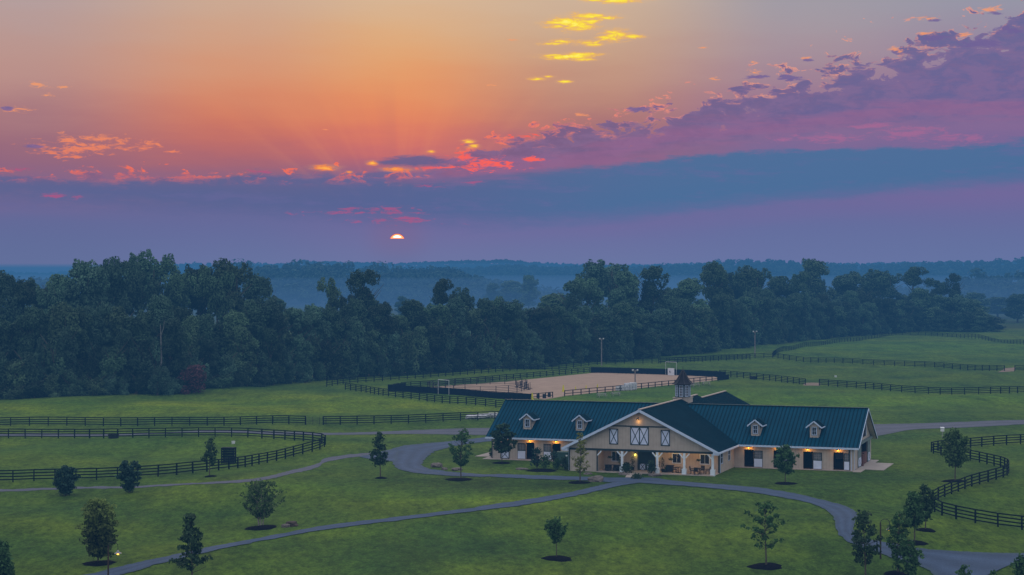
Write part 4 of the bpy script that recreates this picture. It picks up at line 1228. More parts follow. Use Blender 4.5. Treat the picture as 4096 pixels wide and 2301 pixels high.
def screen(label, pts, ht):
    P = [G(p) for p in pts]
    o = thing('windbreak', label, 'windbreak', P[0], 0, 'black windbreak walls round the arena')
    Q = resample([p.to_2d() for p in P], 2.5, False)
    mb, pb = MB(), []
    for a, b in zip(Q, Q[1:]):
        a3, b3 = Vector((a.x, a.y, hgt(a.x, a.y))) - P[0], Vector((b.x, b.y, hgt(b.x, b.y))) - P[0]
        mb.bar(a3 + Vector((0, 0, ht / 2)), b3 + Vector((0, 0, ht / 2)), .05, ht)
        pb.append(a3)
    mb.obj('screen', 'mesh_black', o)
    pm = MB().box(-.06, .06, -.06, .06, -.2, ht + .12).mesh('post', 'fence_black')
    for p in pb[:90]: link('post', pm, o, p)
    tr = MB()
    for a, b in zip(pb, pb[1:]): tr.bar(a + Vector((0, 0, ht + .06)), b + Vector((0, 0, ht + .06)), .12, .06)
    tr.obj('top_rail', 'fence_black', o)


screen('long black windbreak wall along the left end of the arena', [ZF(245, 425), ZF(700, 452), ZF(960, 476), ZF(1165, 486)], 1.3)
screen('black windbreak wall across the far end of the arena', [ZF(1552, 308), ZF(1640, 310), ZF(1990, 320), ZF(2420, 338)], 1.4)
screen('short black windbreak at the right corner of the arena', [ZF(2366, 358), ZF(2440, 350)], 1.15)
screen('short black windbreak at the left back corner of the arena', [ZF(248, 424), ZF(300, 410), ZF(360, 405)], 1.1)

# pipe round pen inside the arena
_c = [ZF(500, 418), ZF(600, 402), ZF(800, 388), ZF(1000, 384), ZF(1110, 394), ZF(1140, 412), ZF(1080, 436), ZF(960, 446), ZF(800, 448), ZF(650, 440)]
fence('round_pen', 'thin pipe rail round pen standing on the arena sand', _c + [_c[0]], 5, 3.4, 1.75, .11, .08, 'metal_dark', cat='pen')


def jump(p, rz, label):
    q = G(p); o = thing('jump_standard', label, 'jump', q, rz, 'dark jump stands piled in the arena')
    mb = MB().box(-.05, .05, -.05, .05, 0, 1.5); mb.obj('upright', 'metal_dark', o)
    mb = MB().bar((-.5, 0, .08), (.5, 0, .08), .08, .12); mb.bar((0, -.5, .20), (0, .5, .20), .08, .12); mb.obj('foot', 'metal_dark', o)
    mb = MB()
    for z in (.5, .8, 1.1): mb.box(-.45, -.06, -.02, .02, z, z + .14)
    mb.box(-.45, -.39, -.025, .025, .2, 1.3); mb.obj('wing', 'metal_dark', o)


for i, (x, y) in enumerate([(1072, 404), (1095, 408), (1110, 402), (1122, 414), (1135, 408), (1150, 420), (1160, 414)]):
    jump(ZF(x, y), rnd.uniform(0, 3), 'small dark jump stand in the cluster beside the round pen')


def light_pole(p, top_y, label, head=True):
    q = G(p); d = q.y; ht = (HC - (top_y - Y0) * d / F) - q.z
    o = thing('light_pole', label, 'light pole', q)
    MB().tube([(0, 0, -.3), (0, 0, ht * .5), (0, 0, ht)], [.17, .15, .12], 8).obj('pole', 'pole_wood', o)
    MB().box(-.6, .6, -.05, .05, ht - .30, ht - .20).obj('crossarm', 'pole_wood', o)
    for s in (-1, 1):
        hb = MB(); hb.lathe([(.10, 0), (.20, .06), (.21, .26), (.10, .34)], 10, (s * .5, -.1, ht - .2)); hb.obj('floodlight', 'white_pipe', o)


light_pole(ZF(1620, 262), 1300 + 88 / 1.61, 'tall timber floodlight pole behind the arena')
light_pole(ZA(1650, 275), 1450 + 78 / 2.576, 'floodlight pole at the front rail of the arena beside white bundles')
light_pole(ZE(590, 418), 1200 + 232 / 1.845, 'distant floodlight pole at the corner of the far pasture')


def goal(p0, p1, top_y, label):
    a, b = G(p0), G(p1)
    o = thing('goal_frame', label, 'frame', a)
    ht = (HC - (top_y - Y0) * a.y / F) - a.z; v = b - a
    for w_ in (Vector((0, 0, 0)), v):
        MB().tube([w_ + Vector((0, 0, -.2)), w_ + Vector((0, 0, ht))], .05, 6).obj('upright', 'white_pipe', o)
    MB().tube([Vector((0, 0, ht)), v + Vector((0, 0, ht))], .07, 6).obj('crossbar', 'white_pipe', o)


goal(ZF(568, 446), ZF(637, 452), 1300 + 352 / 1.61, 'pale goal frame standing by the left arena windbreak')
goal(ZF(2033, 322), ZF(2102, 325), 1300 + 238 / 1.61, 'pale goal frame behind the cupola at the far end of the arena')
a, b = G(ZF(2046, 328)), G(ZF(2088, 330))
o = thing('banner', 'white banner hung on the black wall behind the cupola', 'banner', a)
v = b - a; pr = Vector((0, -.12, 0))
mb = MB(); mb.bar(Vector((0, 0, 1.05)) + pr, v + Vector((0, 0, 1.05)) + pr, .03, 1.75); mb.obj('cloth', 'sign_white', o)
mb = MB(); c = v * .5 + Vector((0, -.15, 1.05))
mb.box(c.x - .42, c.x - .22, c.y - .01, c.y, c.z - .2, c.z + .25); mb.box(c.x - .15, c.x + .3, c.y - .01, c.y, c.z - .05, c.z + .08); mb.box(c.x - .15, c.x + .2, c.y - .01, c.y, c.z - .25, c.z - .15)
mb.obj('logo', 'metal_grey', o)


def bundle(p, rz, w_, d_, h_, label):
    q = G(p); o = thing('wrapped_pallet', label, 'pallet', q, rz, 'white wrapped pallets along the arena rail')
    mb = MB()
    for y in (-d_ / 2 + .05, 0, d_ / 2 - .05): mb.box(-w_ / 2, w_ / 2, y - .05, y + .05, 0, .12)
    mb.box(-w_ / 2, w_ / 2, -d_ / 2, d_ / 2, .12, .16); mb.obj('pallet_base', 'wood_grey', o)
    bm = bmesh.new(); bmesh.ops.create_cube(bm, size=1)
    bmesh.ops.subdivide_edges(bm, edges=bm.edges[:], cuts=3, use_grid_fill=True)
    for v in bm.verts:
        n = noise.noise(Vector((v.co.x * 3 + q.x, v.co.y * 3 + q.y, v.co.z * 4)))
        r = 1 + .07 * n
        if v.co.z > .3: r *= .93
        v.co = Vector((v.co.x * w_ * r, v.co.y * d_ * r, (v.co.z + .5) * h_ + .16 + .08 * n))
    me = bpy.data.meshes.new('bundle'); bm.to_mesh(me); bm.free(); me.materials.append(MATS['wrap_white'])
    link('bundle', me, o)


for i, (x, y, hh) in enumerate([(1482, 292, .85), (1512, 291, 1.0), (1540, 289, .95), (1566, 288, 1.35), (1592, 287, 1.4), (1616, 285, 1.45), (1637, 282, 1.4)]):
    bundle(ZA(x, y), rnd.uniform(-.1, .1) - .3, 1.15, 1.1, hh, ['low lumpy white bundle at the left of the pallet row', 'low white bundle second in the pallet row', 'low white bundle beside the taller pallets', 'first of the taller white wrapped pallets', 'tall white wrapped pallet in the middle of its row', 'tall white wrapped pallet one short of the pole', 'tall white wrapped pallet touching the floodlight pole'][i])


def picnic(p, rz, label):
    q = G(p); o = thing('picnic_table', label, 'picnic table', q, rz, 'weathered picnic tables on the grass')
    mb = MB()
    for k in range(5): mb.box(-.95, .95, -.38 + k * .155, -.38 + k * .155 + .14, .72, .76)
    mb.obj('tabletop', 'wood_grey', o)
    for s in (-1, 1):
        a, b = sorted((s * .62, s * .90)); MB().box(-.95, .95, a, b, .42, .46).obj('bench', 'wood_grey', o)
    for s in (-.7, .7):
        mb = MB(); mb.bar((s, -.75, 0), (s, -.25, .72), .09, .05); mb.bar((s, .75, 0), (s, .25, .72), .09, .05); mb.bar((s, -.88, .39), (s, .88, .39), .09, .05); mb.obj('leg_frame', 'wood_grey', o)


picnic(ZA(1305, 358), .25, 'grey picnic table nearest the arena entrance')
picnic(ZA(1450, 345), .2, 'grey picnic table in front of the white pallets')
picnic(ZA(2212, 252), .2, 'picnic table just right of the cupola')
picnic(ZA(2270, 246), .15, 'picnic table in the middle of the three right of the cupola')
picnic(ZA(2382, 234), .15, 'picnic table nearest the right arena corner')


def cone(p, s, label):
    q = G(p); o = thing('traffic_cone', label, 'cone', q, 0, 'yellow cones round the arena')
    MB().box(-.25 * s, .25 * s, -.25 * s, .25 * s, 0, .05).obj('foot', 'cone_yellow', o)
    MB().lathe([(.2 * s, .05), (.06 * s, 1.0 * s)], 10).obj('cone', 'cone_yellow', o)


cone(ZA(910, 305), 1.5, 'large yellow cone at the arena entrance')
cone(ZA(1037, 285), .8, 'small yellow cone inside the front rail near the entrance')
cone(ZA(1145, 272), .8, 'small yellow cone inside the front rail, midway to the pallets')
cone(ZA(1262, 260), .8, 'small yellow cone inside the front rail nearest the pallets')
cone(ZA(590, 385), 1.4, 'large yellow cone against the left arena windbreak')


def trough(p, w_, h_, label, cat='trough', m='trough', rz=0):
    q = G(p); o = thing('water_trough', label, cat, q, rz)
    MB().lathe([(w_ * .45, 0), (w_ * .5, h_ * .9), (w_ * .53, h_), (w_ * .46, h_), (w_ * .42, h_ * .3)], 14).obj('tub', m, o)
    MB().lathe([(w_ * .43, h_ * .78), (w_ * .43, h_ * .8)], 14).obj('water_surface', 'glass', o)


trough(ZC(820, 458), 1.7, .6, 'dark water trough by the far side of the oval paddock')
trough(ZE(577, 586), 1.8, .7, 'dark water trough at the pasture fence right of the arena')
trough(ZC(1686, 497), .55, .4, 'small white bucket lying in the oval paddock grass', 'bucket', 'plastic_white')
trough(ZE(1185, 570), .6, .4, 'small white bucket out in the far pasture', 'bucket', 'plastic_white')
for i, (x, y) in enumerate([(650, 372), (712, 372), (765, 360)]):
    q = G(ZA(x, y)); o = thing('barrel', ['dark barrel next to the yellow cone by the arena', 'middle dark barrel under the short arena fence', 'small dark barrel nearest the arena entrance'][i], 'barrel', q, 0, 'dark barrels by the arena entrance')
    MB().lathe([(.30, 0), (.33, .2), (.31, .45), (.33, .7), (.30, .9)], 12).obj('drum', 'trough', o)
    MB().lathe([(.31, .9), (.31, .93), (.1, .94)], 12).obj('lid', 'metal_dark', o)

# slatted hay crate behind the oval fence
q = G(ZC(1652, 640)); o = thing('hay_crate', 'tall dark slatted hay crate standing inside the oval fence', 'hay feeder', q, -.1)
for sx in (-1, 1):
    for sy in (-1, 1): MB().box(sx * .82 - .07, sx * .82 + .07, sy * .6 - .07, sy * .6 + .07, 0, 2.1).obj('corner_post', 'fence_black', o)
mb = MB()
for k in range(6):
    z = .15 + k * .34
    for sy in (-1, 1): mb.box(-.82, .82, sy * .6 - .02, sy * .6 + .02, z, z + .2)
    for sx in (-1, 1): mb.box(sx * .82 - .02, sx * .82 + .02, -.58, .58, z, z + .2)
mb.obj('slatted_side', 'fence_black', o)
MB().box(-.9, .9, -.68, .68, 2.1, 2.16).obj('lid', 'fence_black', o)

# birdhouse, sign stake on the right
q = G(ZD(1873, 112)); o = thing('nest_box', 'small white nest box on a post beyond the serpentine fence', 'birdhouse', q)
MB().tube([(0, 0, -.2), (0, 0, 1.0)], .05, 6).obj('post', 'wood_grey', o); MB().box(-.25, .25, -.2, .2, 1.0, 1.5).obj('box', 'plastic_white', o); MB().prism([(-.3, -.26, 1.5), (.3, -.26, 1.5), (.3, .26, 1.62), (-.3, .26, 1.62)], (0, 0, .04)).obj('roof', 'plastic_white', o)

# green utility box beside the barn
ux, uy = from_barn(-12.3, -4.6)
o = thing('utility_cabinet', 'green metal utility cabinet between the shrubs and the closed bay', 'utility box', (ux, uy, 0), -YAW)
MB().box(-1.3, 1.3, -.7, .7, .0, .12).obj('plinth', 'concrete', o)
MB().box(-1.25, 1.25, -.65, .65, .12, 1.62).obj('cabinet', 'box_green', o, .03)
MB().box(-1.3, 1.3, -.7, .7, 1.63, 1.72).obj('lid', 'box_green', o, .02)
MB().box(.35, .6, -.665, -.655, 1.2, 1.38).obj('warning_label', 'plastic_white', o)


# ------------------------------------------------------------------ lamps on poles
def gooseneck(p, base_z, top_y, side, label, head_off):
    q = G(p); d = q.y; ht = (HC - (top_y - Y0) * d / F) - q.z
    o = thing('path_lamp', label, 'lamp post', q, 0, 'gooseneck path lamps')
    MB().tube([(0, 0, -.2), (0, 0, ht * .5), (0, 0, ht - .25)], [.09, .075, .06], 8).obj('pole', 'pole_dark', o)
    pts = []
    for k in range(9):
        t = math.pi * k / 8; pts.append((side * head_off * .5 * (1 - math.cos(t)), 0, ht - .25 + .32 * math.sin(t)))
    pts.append((side * head_off, 0, ht - .62))
    MB().tube(pts, .03, 6).obj('gooseneck', 'metal_dark', o)
    z = ht - .92
    MB().lathe([(.04, .28), (.08, .25), (.12, .14), (.30, .02), (.32, 0), (.28, .0), (.08, .12)], 16, (side * head_off, 0, z)).obj('shade', 'metal_grey', o)
    MB().lathe([(.04, -.10), (.10, -.05), (.10, .04), (.04, .08)], 10, (side * head_off, 0, z - .02)).obj('bulb', 'lamp_glow', o)
    lamp_light('path_lamp_light', o, (side * head_off, 0, z - .25), 5, (1, .6, .2), .08)


gooseneck(ZD(1340, 1155), 0, 1700 + 818 / 2.154, 1, 'gooseneck lamp post between the young trees by the gravel turn', .85)
gooseneck((433, 2345), 0, 2172, 1, 'gooseneck lamp post in front of the pale topped tree', .85)


# ------------------------------------------------------------------ young trees
def mulch(p, rx, label, group='mulch rings under young trees'):
    rx *= .8
    q = G(p); o = tag(bpy.data.objects.new('mulch_bed', None), label, 'mulch bed', group)
    V, Fc = [], []
    nseg, rings = 28, 4
    for k in range(rings + 1):
        for j in range(nseg):
            t = 2 * math.pi * j / nseg
            r = rx * k / rings * (1 + .07 * math.sin(3 * t + q.x) + .05 * math.sin(7 * t + q.y))
            x, y = q.x + r * math.cos(t), q.y + r * math.sin(t)
            V.append((x - q.x, y - q.y, hgt(x, y) - q.z + .03 + .16 * (1 - (k / rings) ** 2) - (.05 if k == rings else 0)))
    for k in range(rings):
        for j in range(nseg):
            Fc.append((k * nseg + j, k * nseg + (j + 1) % nseg, (k + 1) * nseg + (j + 1) % nseg, (k + 1) * nseg + j))
    me = bpy.data.meshes.new('mulch_bed'); me.from_pydata(V, [], Fc); me.materials.append(MATS['mulch'])
    o2 = bpy.data.objects.new('mulch_bed', me); COL.objects.link(o2); o2.location = q
    bpy.data.objects.remove(o)
    return tag(o2, label, 'mulch bed', group)


PROF = {
    'oval': lambda t: math.sin(math.pi * min(1, max(0, .08 + .88 * t))) ** .75,
    'cone': lambda t: max(.08, (1 - t) ** .75) * min(1, .55 + 3 * t),
    'vase': lambda t: .35 + .65 * sstep(0, .6, t) if t < .72 else max(.12, 1 - (t - .72) / .30),
    'round': lambda t: max(.15, math.sqrt(max(0, 1 - (2 * t - 1) ** 2))),
    'column': lambda t: (.72 + .28 * math.sin(math.pi * t)) if t < .8 else max(.2, 1 - (t - .8) * 3.4),
    'lollipop': lambda t: .25 + .75 * sstep(0, .55, t) if t < .75 else max(.25, 1 - (t - .75) * 2.6),
}


def young_tree(label, p, top_y, hw, prof='oval', clear=.3, limbs=26, leaf=.17, dens=150, cr=.55, m='leaf_mid', bark='bark', seed=1, lean=0.0, stems=1, name='young_tree', cat='tree', gaps=.0, up=.5, trunk_r=None, group='young trees planted on the lawns'):
    r = random.Random(seed)
    q = G(p); d = q.y; sc_ = d / F
    Ht = (HC - (top_y - Y0) * sc_) - q.z; Rm = hw * sc_
    o = thing(name, label, cat, q, 0, group)
    tr = MB(); pf = PROF[prof]
    tr_r = trunk_r or max(.05, Ht * .014)
    lob = []
    for sidx in range(stems):
        sa_ = r.uniform(0, 6.28)
        off = .12 * Rm * (stems > 1)
        tp = []
        for k in range(8):
            t = k / 7
            tp.append(Vector((lean * t * Ht + .03 * Ht * t * math.sin(3 * t + seed) + off * math.cos(sa_) * (1 + 2.5 * t), .02 * Ht * t * math.cos(4 * t + seed) + off * math.sin(sa_) * (1 + 2.5 * t), t * Ht * .96)))
        tr.tube([tp[0] - Vector((0, 0, .2))] + tp, [tr_r * 1.25, tr_r * 1.1] + [tr_r * (1 - .85 * k / 7) for k in range(1, 8)], 6)

        def at(t):
            q_ = min(6.999, max(0, t / .96 * 7)); i = int(q_); return tp[i].lerp(tp[i + 1], q_ - i)
        nl = max(3, limbs // stems)
        for k in range(nl):
            tt = (k + .5) / nl
            tt = min(.99, max(0, tt + r.uniform(-.05, .05)))
            az_ = k * 2.4 + r.uniform(-.5, .5) + seed
            ln_ = Rm * pf(tt) * r.uniform(.45, 1.12)
            zt = clear + (1 - clear) * tt
            base = at(max(clear * .7, zt - up * ln_ / Ht))
            tip = Vector((at(zt).x + ln_ * math.cos(az_), at(zt).y + ln_ * math.sin(az_), zt * Ht))
            midp = base.lerp(tip, .5) + Vector((0, 0, -.04 * ln_))
            tr.tube([base, midp, tip], [tr_r * .42, tr_r * .26, .012], 4)
            if r.random() < gaps: continue
            for f in ((.55, .7), (.82, .85), (1.0, .75)) if ln_ > cr * .9 else ((.9, .9),):
                c = base.lerp(tip, f[0])
                c = c + Vector((r.uniform(-.2, .2), r.uniform(-.2, .2), r.uniform(-.1, .2))) * cr
                lob.append((tuple(c), cr * f[1] * r.uniform(.5, 1.15), .7))
        lob.append((tuple(at(.96) + Vector((0, 0, .0))), cr * .6, 1.2))
    link('trunk', tr.mesh('trunk', bark), o)
    V = lobes_to_leaves(lob, dens * .62, leaf * 1.08, jit=1.0, inner=.1)
    zmax = Ht
    link('crown', quads_mesh('crown', V, m), o)
    return o


YT = young_tree
YT('dark vase shaped evergreen shrub outside the oval fence, the left of two', ZC(470, 872), 1500 + 672 / 1.8064, 46, 'vase', .08, 60, .14, 260, .5, 'leaf_teal', seed=3, stems=3, name='evergreen_shrub', cat='shrub', group='dark evergreen shrubs')
YT('dark vase shaped evergreen shrub outside the oval fence, the right of two', ZC(945, 850), 1500 + 632 / 1.8064, 45, 'vase', .08, 60, .14, 260, .5, 'leaf_teal', seed=9, stems=3, name='evergreen_shrub', cat='shrub', group='dark evergreen shrubs')
YT('small dark conical tree beside the slatted hay crate', ZC(1515, 735), 1500 + 462 / 1.8064, 38, 'cone', .36, 26, .15, 150, .5, 'leaf_dark', seed=5)
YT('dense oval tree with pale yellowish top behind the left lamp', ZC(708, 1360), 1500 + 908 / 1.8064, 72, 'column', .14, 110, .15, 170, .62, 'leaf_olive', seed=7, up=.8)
YT('dark tiered oak at the bottom edge left of the gravel path', (767, 2340), 2056, 80, 'cone', .24, 34, .17, 190, .62, 'leaf_dark', seed=8, gaps=.12)
YT('rounded pale stemmed tree with loose feathery crown beside a rust coloured rock', ZC(1885, 1092), 1500 + 768 / 1.8064, 70, 'round', .22, 90, .14, 95, .5, 'leaf_mid', 'bark_pale', seed=12, stems=4, up=.9)
YT('dark tree cut off by the left picture edge', (2, 2350), 2166, 44, 'oval', .12, 60, .16, 190, .6, 'leaf_green', seed=14)
YT('tall pointed dark tree left of the gravel loop', ZG(475, 565), 1650 + 182 / 2.147, 44, 'cone', .32, 34, .16, 160, .55, 'leaf_dark', seed=15)
YT('loose bright green tree at the bend of the drive before the barn', ZG(1168, 560), 1650 + 145 / 2.147, 50, 'oval', .26, 44, .15, 95, .5, 'leaf_green', seed=17, up=.7, gaps=.1)
YT('dark broad tree in front of the left stalls', ZG(1520, 432), 1650 + 106 / 2.147, 47, 'oval', .28, 36, .18, 190, .62, 'leaf_dark', seed=18)
YT('thin yellow green tree in front of the closed bay', ZG(2190, 602), 1650 + 172 / 2.147, 40, 'cone', .24, 36, .14, 80, .42, 'leaf_yellow', seed=19, up=.8, gaps=.08)
YT('small heart shaped tree alone on the front lawn', ZG(1988, 1252), 1650 + 918 / 2.147, 44, 'lollipop', .44, 56, .13, 170, .42, 'leaf_green', seed=21, up=1.1)
YT('open airy young tree in a mulch ring on the right lawn', ZD(355, 1220), 1700 + 658 / 2.154, 82, 'oval', .32, 30, .16, 110, .5, 'leaf_green', seed=22, gaps=.15)
YT('round dark tree in front of the right stall doors', ZD(520, 505), 1700 + 190 / 2.154, 47, 'round', .30, 40, .17, 180, .6, 'leaf_green', seed=24)
YT('large full tree inside the bend of the serpentine fence', ZD(1982, 488), 1700 + 50 / 2.154, 56, 'oval', .32, 60, .17, 170, .6, 'leaf_mid', seed=25)
YT('young tree just outside the left curve of the serpentine fence, rear of three', ZD(1727, 908), 1700 + 522 / 2.154, 34, 'oval', .28, 36, .15, 170, .5, 'leaf_dark', seed=26)
YT('broad dark young tree left of the serpentine fence curve', ZD(1632, 1018), 1700 + 585 / 2.154, 44, 'oval', .36, 44, .16, 180, .55, 'leaf_green', seed=27)
YT('dark leafy oak with a brown lower branch beside the gravel turn', (3462, 2325), 2054, 66, 'oval', .26, 44, .16, 150, .55, 'leaf_dark', seed=28, gaps=.08)
YT('slim green tree right of the gooseneck lamp', ZD(1490, 1282), 1700 + 752 / 2.154, 42, 'column', .26, 40, .15, 140, .5, 'leaf_green', seed=30, gaps=.1)
YT('low wide green tree at the bottom edge of the gravel turning area', ZD(1575, 1345), 1700 + 985 / 2.154, 58, 'oval', .16, 34, .17, 150, .55, 'leaf_green', seed=31, gaps=.1)
YT('leafy sapling tip poking up in front of the turning area', (3862, 2410), 2262, 50, 'vase', .2, 24, .15, 90, .4, 'leaf_green', seed=33, gaps=.3, up=1.2)
YT('dark tree cut off by the right picture edge', (4086, 2345), 2226, 26, 'oval', .2, 30, .15, 170, .5, 'leaf_green', seed=34)
YT('tiny sapling at the bottom edge beside the turning area', (3975, 2385), 2284, 22, 'oval', .2, 14, .13, 90, .35, 'leaf_green', seed=35)
mulch(ZC(718, 1362), 2.0, 'mulch ring under the dense pale topped tree')
mulch(ZC(1888, 1106), 2.2, 'dark mulch ring under the pale stemmed feathery tree')
mulch(ZC(1520, 735), 1.0, 'small mulch ring under the tree by the hay crate')
mulch(ZG(480, 566), 1.0, 'small mulch ring under the pointed tree by the loop')
mulch(ZG(1152, 577), 2.2, 'mulch ring under the loose green tree at the drive')
mulch(ZG(1518, 436), 1.6, 'mulch ring under the dark tree at the left stalls')
mulch(ZG(2180, 604), 1.8, 'mulch ring under the thin yellow green tree')
mulch(ZG(1995, 1256), 1.9, 'mulch ring under the heart shaped tree on the front lawn')
mulch(ZD(350, 1220), 2.1, 'mulch ring under the airy tree on the right lawn')
mulch(ZD(520, 506), 1.8, 'mulch ring under the tree at the right stall doors')
mulch(ZD(1975, 485), 2.0, 'mulch ring under the full tree in the fence bend')
mulch(ZD(1732, 908), 1.3, 'mulch ring under the rear tree by the fence curve')
mulch(ZD(1650, 1018), 1.4, 'mulch ring under the broad dark tree by the fence curve')
mulch(ZD(1470, 1285), 1.4, 'mulch ring under the slim green tree by the lamp')
mulch(ZA(690, 1115), 2.6, 'long dark planting bed under the shrubs by the utility cabinet')


# ------------------------------------------------------------------ rocks
def rock(p, r_, m, label, fl=.6):
    q = G(p)
    bm = bmesh.new(); bmesh.ops.create_icosphere(bm, subdivisions=3, radius=1)
    for v in bm.verts:
        n = noise.fractal(v.co * 1.1 + Vector((q.x, q.y, 0)), 1.0, 2.0, 4)
        c = v.co * (1 + .45 * n)
        c.x = max(-.85, min(.9, c.x)); c.z = max(-.5, min(.8, c.z))
        v.co = Vector((c.x * r_, c.y * r_ * .75, c.z * r_ * fl))
    me = bpy.data.meshes.new('rock'); bm.to_mesh(me); bm.free(); me.materials.append(MATS[m])
    o = link('rock', me); o.location = q + Vector((0, 0, r_ * fl * .3)); o.rotation_euler = (0, 0, rnd.uniform(-.6, .6))
    return tag(o, label, 'rock', 'rocks along the drives')


rock(ZC(2110, 1092), .75, 'rock_rust', 'rust coloured rock on the lawn beside the feathery tree')
rock(ZC(2065, 1100), .5, 'rock', 'grey rock leaning on the rust coloured one')
rock(ZG(960, 470), .85, 'rock', 'largest boulder inside the drive loop')
rock(ZG(1026, 492), .45, 'rock', 'small boulder between two others inside the drive loop')
rock(ZG(1132, 498), .8, 'rock', 'flat boulder behind the loose green tree', .4)
rock(ZG(2325, 592), 1.0, 'rock', 'pale pink boulder where path and drive meet')
rock(ZA(1535, 1160), .75, 'rock', 'flat stone before the round porch shrub', .35)
rock(ZA(1850, 1170), .9, 'rock', 'flat stone before the second porch post', .3)
rock(ZA(1160, 1152), .6, 'rock', 'small flat stone before the closed bay', .3)
rock(ZG(1690, 490), .9, 'rock', 'pale flat stone slab before the planting bed', .2)


for p_, r_, lb_ in (((1888, 1676), 1.3, 'left pale heap lying behind the fence by the left roof end'), ((1932, 1672), 1.5, 'middle pale heap lying behind the fence by the left roof end'), ((1972, 1668), 1.4, 'pale heap behind the fence nearest the left roof end')):
    rock(p_, r_, 'wrap_white', lb_, .45)


# ------------------------------------------------------------------ porch planting and furniture (positions on the barn plan)
def bush(u, v, r_, hgt_, m, label, leaf=.10, dens=260, name='shrub', z=0.0, group='shrubs at the barn front', taper=1.0):
    x, y = from_barn(u, v); o = thing(name, label, 'shrub', (x, y, z), 0, group)
    r = random.Random(int(u * 100 + v * 7)); lob = []
    for k in range(18):
        a_ = r.uniform(0, 6.28); t = r.random(); rr = r_ * (1 - .5 * t * taper) * r.uniform(.1, .75)
        lob.append(((rr * math.cos(a_), rr * math.sin(a_), .2 * hgt_ + .72 * hgt_ * t), r_ * .42, .9))
    link('foliage', quads_mesh('foliage', lobes_to_leaves(lob, dens, leaf, inner=.3), m), o)
    mb = MB()
    for k in range(5): mb.tube([(0, 0, -.1), (r.uniform(-.3, .3) * r_, r.uniform(-.3, .3) * r_, hgt_ * .7)], [.04, .015], 5)
    mb.obj('stem', 'bark', o)
    return o


bush(-1.75, -12.25, .95, 1.25, 'leaf_dark', 'low dark round shrub left of the porch walk')
bush(1.62, -12.4, .85, 1.75, 'leaf_dark', 'tall dark round shrub right of the porch walk')
bush(-14.3, -10.2, 1.15, 2.6, 'leaf_teal', 'tallest bluish shrub at the left of the planting bed', .13, 150)
bush(-13.0, -10.6, 1.0, 1.9, 'leaf_green', 'green shrub second from the left in the planting bed', .12, 150)
bush(-12.3, -9.2, .9, 2.3, 'leaf_teal', 'upright shrub in front of the second stall door', .12, 130)
bush(-11.4, -10.6, .85, 1.4, 'leaf_green', 'low shrub in the middle of the planting bed', .12, 160)
bush(-10.5, -10.4, .75, 1.6, 'leaf_dark', 'dark shrub before the utility cabinet', .12, 160)
bush(-10.0, -11.2, .6, .9, 'leaf_dark', 'lowest shrub at the right end of the planting bed', .12, 160)
bush(-24.75, 1.2, .45, 1.3, 'leaf_dark', 'small dark conical shrub at the left corner of the barn', .09, 260)
bush(1.3, -17.6, 1.0, .45, 'leaf_dark', 'flat ground hugging shrub between path and walk', .1, 200)


def planter(u, v, ph, fh, fr, label, slim=False):
    x, y = from_barn(u, v); o = thing('potted_plant', label, 'potted plant', (x, y, .1), 0, 'potted plants on the porch')
    MB().lathe([(.16, 0), (.24, ph * .9), (.26, ph), (.21, ph), (.20, ph - .05)], 12).obj('pot', 'furn', o)
    r = random.Random(int(u * 31)); lob = [((r.uniform(-.1, .1), r.uniform(-.1, .1), ph + fh * (k + .5) / 7), fr * r.uniform(.6, 1), 1) for k in range(7)]
    link('foliage', quads_mesh('foliage', lobes_to_leaves(lob, 500, .07, inner=.2), 'leaf_dark'), o)


planter(-2.85, -10.9, .45, 1.15, .34, 'bushy potted plant beside the first white porch post')
planter(-1.75, -9.1, .4, 1.45, .26, 'tall slim potted plant left of the porch door')
planter(-2.2, -9.6, .35, .6, .26, 'short potted plant between the post and the door')
planter(1.55, -9.1, .4, 1.5, .28, 'tall potted plant right of the porch door')
planter(2.55, -10.2, .4, 1.5, .24, 'slender potted plant right of the second white post')
planter(2.9, -10.3, .3, .5, .22, 'small potted plant at the foot of the slender one')


def hanging(u, v, label):
    x, y = from_barn(u, v); o = thing('hanging_basket', label, 'hanging basket', (x, y, 1.75), 0, 'hanging baskets under the porch roof')
    MB().lathe([(.10, -.05), (.22, .08), (.24, .12)], 10).obj('basket', 'furn', o)
    MB().tube([(0, 0, .12), (0, 0, 1.13)], .012, 4).obj('chain', 'metal_dark', o)
    lob = [((.18 * math.cos(k), .18 * math.sin(k), .12 - .05 * (k % 2)), .2, .8) for k in range(6)]
    link('foliage', quads_mesh('foliage', lobes_to_leaves(lob, 600, .06, inner=.2), 'leaf_dark'), o)


hanging(-4.3, -10.6, 'hanging flower basket over the armchairs at the left of the porch')
hanging(3.7, -10.6, 'hanging flower basket between the second and third white posts')
hanging(7.3, -10.6, 'hanging flower basket over the round table')


def chair(u, v, rz, label, wide=.5, high=.95, arm=True):
    x, y = from_barn(u, v); o = thing('chair', label, 'chair', (x, y, .1), rz - YAW, 'dark chairs on the porch')
    w_ = wide / 2
    MB().box(-w_, w_, -.25, .25, .40, .46).obj('seat', 'furn', o, .01)
    mb = MB(); mb.prism([(-w_, .25, .46), (w_, .25, .46), (w_, .34, high), (-w_, .34, high)], (0, .04, 0)); mb.obj('backrest', 'furn', o)
    for sx in (-1, 1):
        for sy in (-.22, .22): MB().box(sx * (w_ - .03) - .025, sx * (w_ - .03) + .025, sy - .025, sy + .025, 0, .40).obj('leg', 'furn', o)
        if arm: MB().box(sx * w_ - .04, sx * w_ + .04, -.25, .25, .60, .65).obj('armrest', 'furn', o)


